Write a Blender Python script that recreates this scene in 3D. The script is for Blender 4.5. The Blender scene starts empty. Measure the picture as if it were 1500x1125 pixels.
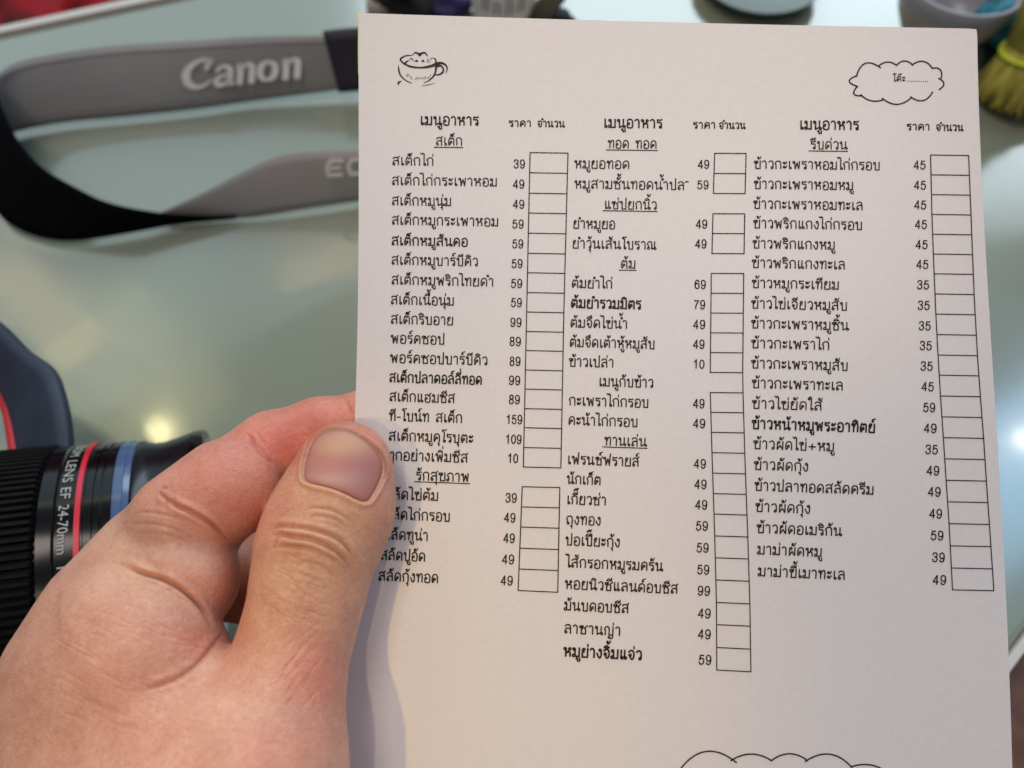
import bpy, bmesh, math, random
import numpy as np
from mathutils import Vector, Matrix

sc = bpy.context.scene
COL = sc.collection
random.seed(7)
RNG = np.random.default_rng(7)

# ------------------------------------------------------------------ camera
MM = 0.001
FPX = 1177.0                      # focal length in pixels of the 1500 px wide photograph
CAM_H = 0.300
PITCH = math.radians(60)          # looking down
cam_data = bpy.data.cameras.new('camera')
cam_data.sensor_width = 36.0
cam_data.lens = 36.0 * FPX / 1500.0
cam_data.clip_start = 0.01
cam_data.clip_end = 50
cam_data.dof.use_dof = True
cam_data.dof.focus_distance = 0.184
cam_data.dof.aperture_fstop = 11.5
cam_data.dof.aperture_blades = 0
cam = bpy.data.objects.new('camera', cam_data)
cam.location = (0, 0, CAM_H)
cam.rotation_euler = (math.pi / 2 - PITCH, 0, 0)
COL.objects.link(cam)
sc.camera = cam

C0 = np.array([0.0, 0.0, CAM_H])
RIGHT = np.array([1.0, 0, 0])
FWD = np.array([0, math.cos(PITCH), -math.sin(PITCH)])
UP = np.cross(RIGHT, FWD)
ROT = np.stack([RIGHT, UP, -FWD], 1)          # camera axes in world

# ------------------------------------------------------------------ light
world = bpy.data.worlds.new('World')
sc.world = world
world.use_nodes = True
wn = world.node_tree.nodes
wn['Background'].inputs[0].default_value = (0.80, 0.80, 0.98, 1)
wn['Background'].inputs[1].default_value = 0.22

def area_lamp(name, loc, target, size, size_y, power, color, spread=math.pi):
    l = bpy.data.lights.new(name, 'AREA')
    l.shape = 'RECTANGLE'
    l.size = size
    l.size_y = size_y
    l.energy = power
    l.color = color
    l.spread = spread
    o = bpy.data.objects.new(name, l)
    o.location = loc
    o.rotation_euler = (Vector(target) - Vector(loc)).to_track_quat('-Z', 'Y').to_euler()
    COL.objects.link(o)
    return o

def spot_lamp(name, loc, target, power, color, radius, cone, blend):
    l = bpy.data.lights.new(name, 'SPOT')
    l.energy = power
    l.color = color
    l.shadow_soft_size = radius
    l.spot_size = math.radians(cone)
    l.spot_blend = blend
    o = bpy.data.objects.new(name, l)
    o.location = loc
    o.rotation_euler = (Vector(target) - Vector(loc)).to_track_quat('-Z', 'Y').to_euler()
    COL.objects.link(o)
    return o

# the open, daylit side of the room beyond the table
area_lamp('daylight_panel', (0.9, 3.2, 1.75), (0.1, 0.4, 0), 3.2, 1.6, 80, (0.76, 0.92, 1.0))
area_lamp('daylight_panel', (-1.9, 3.1, 2.2), (-0.1, 0.4, 0), 3.4, 2.9, 27, (0.66, 0.90, 1.0))  # dimmer panel added to lighten the glass at upper left
# soft ceiling light above the table
area_lamp('ceiling_light', (-0.45, 0.25, 2.1), (-0.05, 0.1, 0.1), 0.7, 0.6, 11, (1.0, 0.87, 0.80))
# warm bulb behind the diner's shoulder; two narrow spots added to tint the sheet
wb = bpy.data.lights.new('warm_light', 'POINT'); wb.energy = 11; wb.color = (1.0, 0.80, 0.62); wb.shadow_soft_size = 0.016
wbo = bpy.data.objects.new('warm_light', wb); wbo.location = (-0.19, -0.76, 1.50); COL.objects.link(wbo)
spot_lamp('warm_light', (-0.58, -0.72, 1.38), (-0.016, 0.030, 0.112), 23, (1.0, 0.66, 0.16), 0.02, 6.4, 1.0)  # narrow cone added to pool yellow on the sheet's lower left
spot_lamp('warm_light', (0.25, -0.80, 1.55), (0.035, 0.165, 0.175), 34, (1.0, 0.88, 0.74), 0.03, 8.5, 1.0)  # narrow cone added to pool cream light on the sheet's top

def mirror_point(px, py, z):
    """point at height z (m) whose reflection in the level glass shows at photo pixel px,py"""
    x = (px - 750) / FPX; y = -(py - 562.5) / FPX
    r = x * RIGHT + y * UP + FWD
    hit = C0 + r * (-CAM_H / r[2])
    r = r / np.linalg.norm(r); r[2] = -r[2]
    return hit + r * (z / r[2])
def bulb_at(px, py, z, radius, power, color):
    l = bpy.data.lights.new('pendant_bulb', 'POINT')
    l.energy = power; l.color = color; l.shadow_soft_size = radius
    o = bpy.data.objects.new('pendant_bulb', l)
    o.location = mirror_point(px, py, z)
    COL.objects.link(o)
# lit pendants, and unseen panels added for their reflections in the table glass
bulb_at(236, 630, 1.7, 0.030, 1.5, (1.0, 0.86, 0.42))
bulb_at(1503, 642, 1.9, 0.020, 1.6, (1.0, 0.95, 0.85))
def panel_at(px, py, z, sx, sy, power, color):
    p = mirror_point(px, py, z)
    area_lamp('reflection_panel', tuple(p), (0.0, 0.25, 0.0), sx, sy, power, color)
panel_at(60, 450, 2.1, 0.20, 0.46, 0.5, (1.0, 0.66, 0.16))
panel_at(190, 560, 2.1, 0.5, 0.5, 0.9, (0.95, 0.86, 0.35))
panel_at(520, 372, 2.1, 0.60, 0.14, 0.45, (1.0, 0.66, 0.22))
panel_at(1500, 690, 2.1, 0.44, 1.2, 9.5, (0.30, 0.62, 1.0))  # tall blue panel added to cool the glass at the right

sc.view_settings.view_transform = 'Standard'
sc.view_settings.look = 'None'
sc.view_settings.exposure = 0.02
sc.view_settings.gamma = 1.0
sc.render.engine = 'CYCLES'
sc.cycles.max_bounces = 8

# ------------------------------------------------------------------ helpers
def ray(px, py):
    """unit-depth ray of photo pixel (world)"""
    px = np.asarray(px, float); py = np.asarray(py, float)
    x = (px - 750) / FPX
    y = -(py - 562.5) / FPX
    return x[..., None] * RIGHT + y[..., None] * UP + FWD

def at_depth(px, py, d_mm):
    return C0 + ray(px, py) * (np.asarray(d_mm, float)[..., None] * MM)

def at_height(px, py, h_mm=0.0):
    r = ray(px, py)
    t = (np.asarray(h_mm, float) * MM - CAM_H) / r[..., 2]
    return C0 + r * t[..., None]

def tag(o, label=None, cat=None, group=None, kind=None):
    if label: o['label'] = label
    if cat: o['category'] = cat
    if group: o['group'] = group
    if kind: o['kind'] = kind
    return o

def empty(name, loc=(0, 0, 0)):
    o = bpy.data.objects.new(name, None)
    o.location = loc
    o.empty_display_size = 0.01
    COL.objects.link(o)
    return o

def mesh_obj(name, verts, faces, mat=None, parent=None, smooth=False, mats=None, mat_idx=None):
    me = bpy.data.meshes.new(name)
    v = np.asarray(verts, float)
    if parent is not None:
        pl = np.array(parent_origin(parent))
        v = v - pl
    me.from_pydata(v.tolist(), [], [tuple(int(i) for i in f) for f in faces])
    for m in (mats or ([mat] if mat else [])):
        me.materials.append(m)
    if mat_idx is not None:
        me.polygons.foreach_set('material_index', np.asarray(mat_idx, dtype=np.int32))
    if smooth:
        me.polygons.foreach_set('use_smooth', [True] * len(me.polygons))
    me.update()
    o = bpy.data.objects.new(name, me)
    COL.objects.link(o)
    if parent is not None:
        o.parent = parent
    return o

def parent_origin(p):
    loc = Vector(p.location)
    while p.parent is not None:
        p = p.parent
        loc = loc + Vector(p.location)
    return loc

def new_mat(name, color=(0.5, 0.5, 0.5), rough=0.5, metal=0.0, spec=0.5, coat=0.0, coat_rough=0.05):
    m = bpy.data.materials.new(name)
    m.use_nodes = True
    b = m.node_tree.nodes['Principled BSDF']
    b.inputs['Base Color'].default_value = (*color, 1)
    b.inputs['Roughness'].default_value = rough
    b.inputs['Metallic'].default_value = metal
    b.inputs['Specular IOR Level'].default_value = spec
    b.inputs['Coat Weight'].default_value = coat
    b.inputs['Coat Roughness'].default_value = coat_rough
    return m

def noise_color(m, c1, c2, scale, detail=4, lo=0.35, hi=0.65, bump=0.0, bump_scale=None, dist=0.0002, stretch=(1, 1, 1)):
    nt = m.node_tree; N = nt.nodes; L = nt.links
    b = N['Principled BSDF']
    tc = N.new('ShaderNodeTexCoord')
    mp = N.new('ShaderNodeMapping'); mp.inputs['Scale'].default_value = stretch
    L.new(tc.outputs['Object'], mp.inputs[0])
    n = N.new('ShaderNodeTexNoise'); n.inputs['Scale'].default_value = scale; n.inputs['Detail'].default_value = detail
    L.new(mp.outputs[0], n.inputs['Vector'])
    r = N.new('ShaderNodeValToRGB')
    r.color_ramp.elements[0].position = lo; r.color_ramp.elements[0].color = (*c1, 1)
    r.color_ramp.elements[1].position = hi; r.color_ramp.elements[1].color = (*c2, 1)
    L.new(n.outputs['Fac'], r.inputs[0]); L.new(r.outputs[0], b.inputs['Base Color'])
    if bump:
        n2 = N.new('ShaderNodeTexNoise'); n2.inputs['Scale'].default_value = bump_scale or scale * 4
        n2.inputs['Detail'].default_value = 3
        L.new(mp.outputs[0], n2.inputs['Vector'])
        bp = N.new('ShaderNodeBump'); bp.inputs['Strength'].default_value = bump; bp.inputs['Distance'].default_value = dist
        L.new(n2.outputs['Fac'], bp.inputs['Height']); L.new(bp.outputs[0], b.inputs['Normal'])
    return m

def catmull(pts, n=5, closed=False):
    P = np.asarray(pts, float)
    if len(P) < 3:
        return P
    if closed:
        Q = np.vstack([P[-1], P, P[0], P[1]])
        segs = len(P)
    else:
        Q = np.vstack([2 * P[0] - P[1], P, 2 * P[-1] - P[-2]])
        segs = len(P) - 1
    out = []
    for i in range(segs):
        a, b, c, d = Q[i], Q[i + 1], Q[i + 2], Q[i + 3]
        for k in range(n):
            t = k / n
            out.append(0.5 * ((2 * b) + (c - a) * t + (2 * a - 5 * b + 4 * c - d) * t * t + (3 * b - a - 3 * c + d) * t ** 3))
    if not closed:
        out.append(P[-1])
    return np.array(out)

def solid(o, t, offset=0.0):
    m = o.modifiers.new('thickness', 'SOLIDIFY')
    m.thickness = t
    m.offset = offset
    return o

def tube(pts, rad, seg=8, closed=False, cap=True):
    """verts/faces of a tube along world points; rad scalar or per point"""
    P = np.asarray(pts, float)
    n = len(P)
    rad = np.broadcast_to(np.asarray(rad, float), (n,))
    T = np.gradient(P, axis=0)
    T /= np.linalg.norm(T, axis=1)[:, None] + 1e-12
    ref = np.array([0.13, 0.21, 1.0])
    V = []
    for i in range(n):
        a = np.cross(T[i], ref); a /= np.linalg.norm(a) + 1e-12
        b = np.cross(T[i], a)
        for k in range(seg):
            w = 2 * math.pi * k / seg
            V.append(P[i] + rad[i] * (a * math.cos(w) + b * math.sin(w)))
    F = []
    for i in range(n - 1):
        for k in range(seg):
            F.append((i * seg + k, i * seg + (k + 1) % seg, (i + 1) * seg + (k + 1) % seg, (i + 1) * seg + k))
    if cap:
        F.append(tuple(range(seg - 1, -1, -1)))
        F.append(tuple((n - 1) * seg + k for k in range(seg)))
    return V, F

def lathe(profile, origin, axis, seg=96, ref=None, cap0=False, cap1=False):
    """profile: list of (s, r) along axis"""
    axis = np.asarray(axis, float); axis = axis / np.linalg.norm(axis)
    if ref is None:
        ref = (0, 0, 1.0) if abs(axis[2]) < 0.98 else (0, 1.0, 0)
    u = np.cross(axis, ref); u /= np.linalg.norm(u)
    v = np.cross(u, axis)
    V, F = [], []
    for s, r in profile:
        for k in range(seg):
            w = 2 * math.pi * k / seg
            V.append(origin + axis * s + r * (math.cos(w) * u + math.sin(w) * v))
    for i in range(len(profile) - 1):
        for k in range(seg):
            F.append((i * seg + k, i * seg + (k + 1) % seg, (i + 1) * seg + (k + 1) % seg, (i + 1) * seg + k))
    if cap0: F.append(tuple(range(seg)))
    if cap1: F.append(tuple((len(profile) - 1) * seg + k for k in range(seg - 1, -1, -1)))
    return V, F

class Strokes:
    """collects flat ribbon strokes in 2-D (photo-pixel units on a surface), built by a mapping function"""
    def __init__(self):
        self.V = []; self.F = []
    def stroke(self, pts, w):
        P = np.asarray(pts, float)
        n = len(P)
        if n < 2: return
        w = np.broadcast_to(np.asarray(w, float), (n,)) * 0.5
        closed = np.allclose(P[0], P[-1]) and n > 3
        T = np.gradient(P, axis=0)
        if closed:
            t = P[1] - P[-2]
            T[0] = t; T[-1] = t
        L = np.linalg.norm(T, axis=1); L[L == 0] = 1
        T = T / L[:, None]
        N = np.stack([-T[:, 1], T[:, 0]], 1)
        b = len(self.V)
        if not closed:
            P = P.copy()
            P[0] -= T[0] * w[0] * 0.6
            P[-1] += T[-1] * w[-1] * 0.6
        for i in range(n):
            self.V.append(P[i] + N[i] * w[i]); self.V.append(P[i] - N[i] * w[i])
        for i in range(n - 1):
            self.F.append((b + 2 * i, b + 2 * i + 1, b + 2 * i + 3, b + 2 * i + 2))
    def poly(self, pts):
        b = len(self.V)
        for p in pts: self.V.append(np.asarray(p, float))
        self.F.append(tuple(range(b, b + len(pts))))
    def build(self, name, mapf, mat, parent):
        A = np.array(self.V)
        return mesh_obj(name, mapf(A[:, 0], A[:, 1]), self.F, mat, parent)

# ------------------------------------------------------------------ table and surroundings
M_glass = new_mat('tinted_glass', (0.20, 0.26, 0.24), 0.22, spec=0.6, coat=1.0, coat_rough=0.085)
noise_color(M_glass, (0.215, 0.230, 0.150), (0.238, 0.275, 0.215), 3.0, detail=2, lo=0.3, hi=0.7)
_n = M_glass.node_tree.nodes; _l = M_glass.node_tree.links; _b = _n['Principled BSDF']
_b.inputs['Roughness'].default_value = 0.20
_tc = _n.new('ShaderNodeTexCoord'); _w = _n.new('ShaderNodeTexNoise'); _w.inputs['Scale'].default_value = 9; _w.inputs['Detail'].default_value = 6; _w.inputs['Distortion'].default_value = 1.2
_mr = _n.new('ShaderNodeMapRange'); _mr.inputs['To Min'].default_value = 0.035; _mr.inputs['To Max'].default_value = 0.19
_mr.inputs['From Min'].default_value = 0.35; _mr.inputs['From Max'].default_value = 0.7
_l.new(_tc.outputs['Object'], _w.inputs['Vector']); _l.new(_w.outputs['Fac'], _mr.inputs['Value']); _l.new(_mr.outputs[0], _b.inputs['Coat Roughness'])
M_edge = new_mat('pale_table_edge', (0.62, 0.58, 0.52), 0.35)
M_floor = new_mat('floor_tile', (0.35, 0.33, 0.30), 0.5)
noise_color(M_floor, (0.28, 0.27, 0.26), (0.42, 0.40, 0.37), 6)

floor = mesh_obj('floor', [(-4, -3, -0.75), (4, -3, -0.75), (4, 5, -0.75), (-4, 5, -0.75)], [(0, 1, 2, 3)], M_floor)
tag(floor, kind='structure')

outline = [(-800, 217), (-294, 404), (-203, 437), (300, 625), (900, 849), (1040, 800), (1080, 660), (760, 420), (520, 260),
           (300, 163), (235, 112), (183, 64), (120, 6), (40, -55), (-100, -150), (-400, -330), (-760, -420), (-860, -330), (-880, 0), (-860, 150)]
ol = np.array(outline, float) * MM

def prism(poly, z0, z1, name, mat, parent, bevel=0.0):
    n = len(poly)
    V = [(p[0], p[1], z0) for p in poly] + [(p[0], p[1], z1) for p in poly]
    F = [tuple(range(n, 2 * n)), tuple(range(n - 1, -1, -1))]
    area = sum(poly[i][0] * poly[(i + 1) % n][1] - poly[(i + 1) % n][0] * poly[i][1] for i in range(n))
    if area < 0:
        F = [tuple(reversed(f)) for f in F]
    for i in range(n):
        j = (i + 1) % n
        q = (i, j, n + j, n + i)
        F.append(q if area > 0 else tuple(reversed(q)))
    o = mesh_obj(name, V, F, mat, parent)
    if bevel:
        m = o.modifiers.new('bevel', 'BEVEL'); m.width = bevel; m.segments = 3; m.limit_method = 'ANGLE'
    return o

table = empty('glass_table', (0, 0, -0.75))
tag(table, 'tinted grey green glass table under the camera, its strap and the menu', 'table')
prism(ol, -0.012, 0.0, 'tabletop', M_glass, table, 0.003)
cen = ol.mean(0)
rim = [tuple(p + (p - cen) / np.linalg.norm(p - cen) * (0.003 if p[1] < 0.3 and p[0] > 0 else 0.007)) for p in ol]
# pale edge band around the glass, standing 2 mm proud
nv = len(ol)
Vr = [(p[0], p[1], 0.0025) for p in ol] + [(p[0], p[1], 0.0025) for p in rim] + [(p[0], p[1], -0.02) for p in rim] + [(p[0], p[1], -0.02) for p in ol]
Fr = []
for i in range(nv):
    j = (i + 1) % nv
    for a in range(4):
        b = (a + 1) % 4
        Fr.append((a * nv + i, a * nv + j, b * nv + j, b * nv + i))
er = mesh_obj('edge_band', Vr, Fr, M_edge, table)
m = er.modifiers.new('bevel', 'BEVEL'); m.width = 0.001; m.segments = 2; m.limit_method = 'ANGLE'
M_leg = new_mat('brushed_steel', (0.45, 0.45, 0.45), 0.35, metal=0.9)
for (x, y) in ((-0.55, 0.1), (-0.35, -0.22), (0.80, 0.68), (0.42, 0.32)):
    v, f = tube([(x, y, -0.75), (x, y, -0.4), (x, y, -0.021)], 0.022, 16)
    mesh_obj('leg', v, f, M_leg, table, smooth=False)

# ------------------------------------------------------------------ red chair beyond the far edge
M_red = new_mat('red_fabric', (0.45, 0.004, 0.012), 0.7)
noise_color(M_red, (0.10, 0.001, 0.003), (0.42, 0.003, 0.012), 16, lo=0.40, hi=0.58, stretch=(1.5, 1.5, 0.4))
def grid_surface(name, fn, nu, nv_, mat, parent=None, smooth=True, thick=0.0):
    V = [fn(i / nu, j / nv_) for j in range(nv_ + 1) for i in range(nu + 1)]
    F = [(j * (nu + 1) + i, j * (nu + 1) + i + 1, (j + 1) * (nu + 1) + i + 1, (j + 1) * (nu + 1) + i) for j in range(nv_) for i in range(nu)]
    o = mesh_obj(name, V, F, mat, parent, smooth)
    if thick: solid(o, thick)
    return o

chair = empty('red_chair', (-0.36, 0.66, -0.75))
tag(chair, 'red upholstered chair beyond the far left edge of the glass table', 'chair')
def seatf(u, v):
    x = -0.80 + 0.66 * u; y = 0.42 + 0.24 * u + 0.46 * v
    return (x, y, -0.30 + 0.012 * math.sin(u * 38) + 0.02 * math.sin(v * 9 + u * 4))
grid_surface('seat', seatf, 60, 30, M_red, chair, thick=0.06)
def backf(u, v):
    x = -0.95 + 0.66 * u + 0.02 * v; y = 0.92 + 0.24 * u + 0.08 * v
    return (x, y + 0.014 * math.sin(u * 42), -0.30 + 0.55 * v)
grid_surface('backrest', backf, 60, 12, M_red, chair, thick=0.05)
M_dark = new_mat('dark_wood', (0.05, 0.03, 0.02), 0.4)
for (x, y) in ((-0.76, 0.50), (-0.2, 0.70), (-0.80, 0.86), (-0.3, 1.04)):
    v, f = tube([(x, y, -0.75), (x, y, -0.34)], 0.018, 12)
    mesh_obj('leg', v, f, M_dark, chair)

# brown padded stool at the near right corner, mostly under the frame edge
M_brown = new_mat('brown_leather', (0.20, 0.085, 0.045), 0.5)
noise_color(M_brown, (0.16, 0.07, 0.04), (0.26, 0.12, 0.07), 60, bump=0.3, bump_scale=400)
M_greyfab = new_mat('grey_fabric', (0.20, 0.19, 0.19), 0.8)
c = at_height(np.array(1552.), np.array(1062.), -110)
stool = empty('padded_stool', (float(c[0]), float(c[1]), -0.75))
tag(stool, 'brown padded stool showing beside the lower right edge of the menu', 'stool')
v, f = lathe([(0, .002), (0, .085), (.008, .104), (.022, .112), (.04, .112), (.052, .104), (.058, .08), (.06, .002)], c + np.array([0.045, -0.02, -0.05]), (0, 0, 1), 64)
mesh_obj('seat', v, f, M_brown, stool, smooth=True)
v, f = lathe([(0, .100), (0, .122), (.012, .124), (.014, .100)], c + np.array([0.045, -0.02, -0.066]), (0, 0, 1), 64)
mesh_obj('trim', v, f, M_greyfab, stool, smooth=True)
v, f = tube([(c[0] + .045, c[1] - .02, -0.75), (c[0] + .045, c[1] - .02, c[2] - .052)], 0.03, 20)
mesh_obj('post', v, f, M_leg, stool, smooth=True)

# ------------------------------------------------------------------ paper surface
DY = np.polyfit([0, 300, 560, 850, 1125, 1300], [192, 190, 187, 180.5, 175, 172], 3)
def paper_depth(px, py):
    px = np.asarray(px, float); py = np.asarray(py, float)
    return np.polyval(DY, py) + 2.6 * ((px - 1000) / 480) ** 2 * (0.35 + 0.65 * np.clip(py, 0, 1200) / 1125) \
        + 0.5 * np.sin(px / 210.0 + py / 380.0)
def paper_map(lift=0.08):
    def f(px, py):
        return at_depth(px, py, paper_depth(px, py) - lift)
    return f
LE = np.polyfit([19, 200, 450, 600, 850, 1125, 1300], [526, 525, 524, 521.5, 506, 489, 478], 4)
RE_y = [42, 150, 240, 420, 560, 711, 861, 947, 1062, 1125, 1300]
RE_x = [1431, 1434.4, 1437.5, 1447, 1454, 1465.5, 1474, 1477.5, 1480.5, 1482, 1486]
REP = np.polyfit(RE_y, RE_x, 4)
M_paper = new_mat('menu_paper', (0.78, 0.73, 0.70), 0.75, spec=0.25)
noise_color(M_paper, (0.745, 0.700, 0.668), (0.795, 0.748, 0.712), 900, detail=3, lo=0.2, hi=0.8, bump=0.05, bump_scale=2200, dist=0.00005)
M_yellow = new_mat('yellow_card', (0.72, 0.70, 0.25), 0.7)
M_ink = new_mat('black_ink', (0.018, 0.014, 0.013), 0.55, spec=0.2)
noise_color(M_ink, (0.010, 0.008, 0.007), (0.050, 0.040, 0.036), 700, lo=.4, hi=.75)
M_ink_faint = new_mat('faint_ink', (0.30, 0.26, 0.25), 0.6, spec=0.2)

NU, NV = 90, 120
V = []
for j in range(NV + 1):
    t = j / NV
    for i in range(NU + 1):
        u = i / NU
        y = 19 + (42 - 19) * u + t * 1250 + 2.0 * math.sin(math.pi * u)
        xl = np.polyval(LE, min(y, 1290)); xr = np.polyval(REP, min(y, 1290))
        # rounded top right corner
        if j == 0:
            du = max(0.0, 1 - (1 - u) * NU / 1.2)
            y += 0.8 * du
        x = xl + (xr - xl) * u
        if i == NU and j == 0: x -= 1
        V.append((x, y))
V = np.array(V)
F = [(j * (NU + 1) + i, (j + 1) * (NU + 1) + i, (j + 1) * (NU + 1) + i + 1, j * (NU + 1) + i + 1) for j in range(NV) for i in range(NU)]
menu_o = at_depth(np.array(990.), np.array(1200.), np.array(174.))
menu = empty('menu_sheet', tuple(menu_o))
tag(menu, 'white printed menu sheet with three columns of Thai dishes and prices, held in the hand', 'menu')
sheet = mesh_obj('paper', paper_map(0.0)(V[:, 0], V[:, 1]), F, M_paper, menu, smooth=True)
solid(sheet, 0.00013, -1.0)
_m = sheet.modifiers.new('edges', 'EDGE_SPLIT'); _m.split_angle = math.radians(40)
# thin yellow backing showing along the top left edge
yb = []
for (x0, x1, y) in ((525.2, 534, 17.5), (524.4, 534, 45), (524.2, 534, 75), (524.6, 534, 105), (526, 534, 120)):
    yb += [(x0, y), (x1, y)]
yb = np.array(yb, float)
mesh_obj('backing_edge', at_depth(yb[:, 0], yb[:, 1], paper_depth(yb[:, 0], yb[:, 1]) + 0.45),
         [(2 * i, 2 * i + 2, 2 * i + 3, 2 * i + 1) for i in range(4)], M_yellow, menu)

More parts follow.
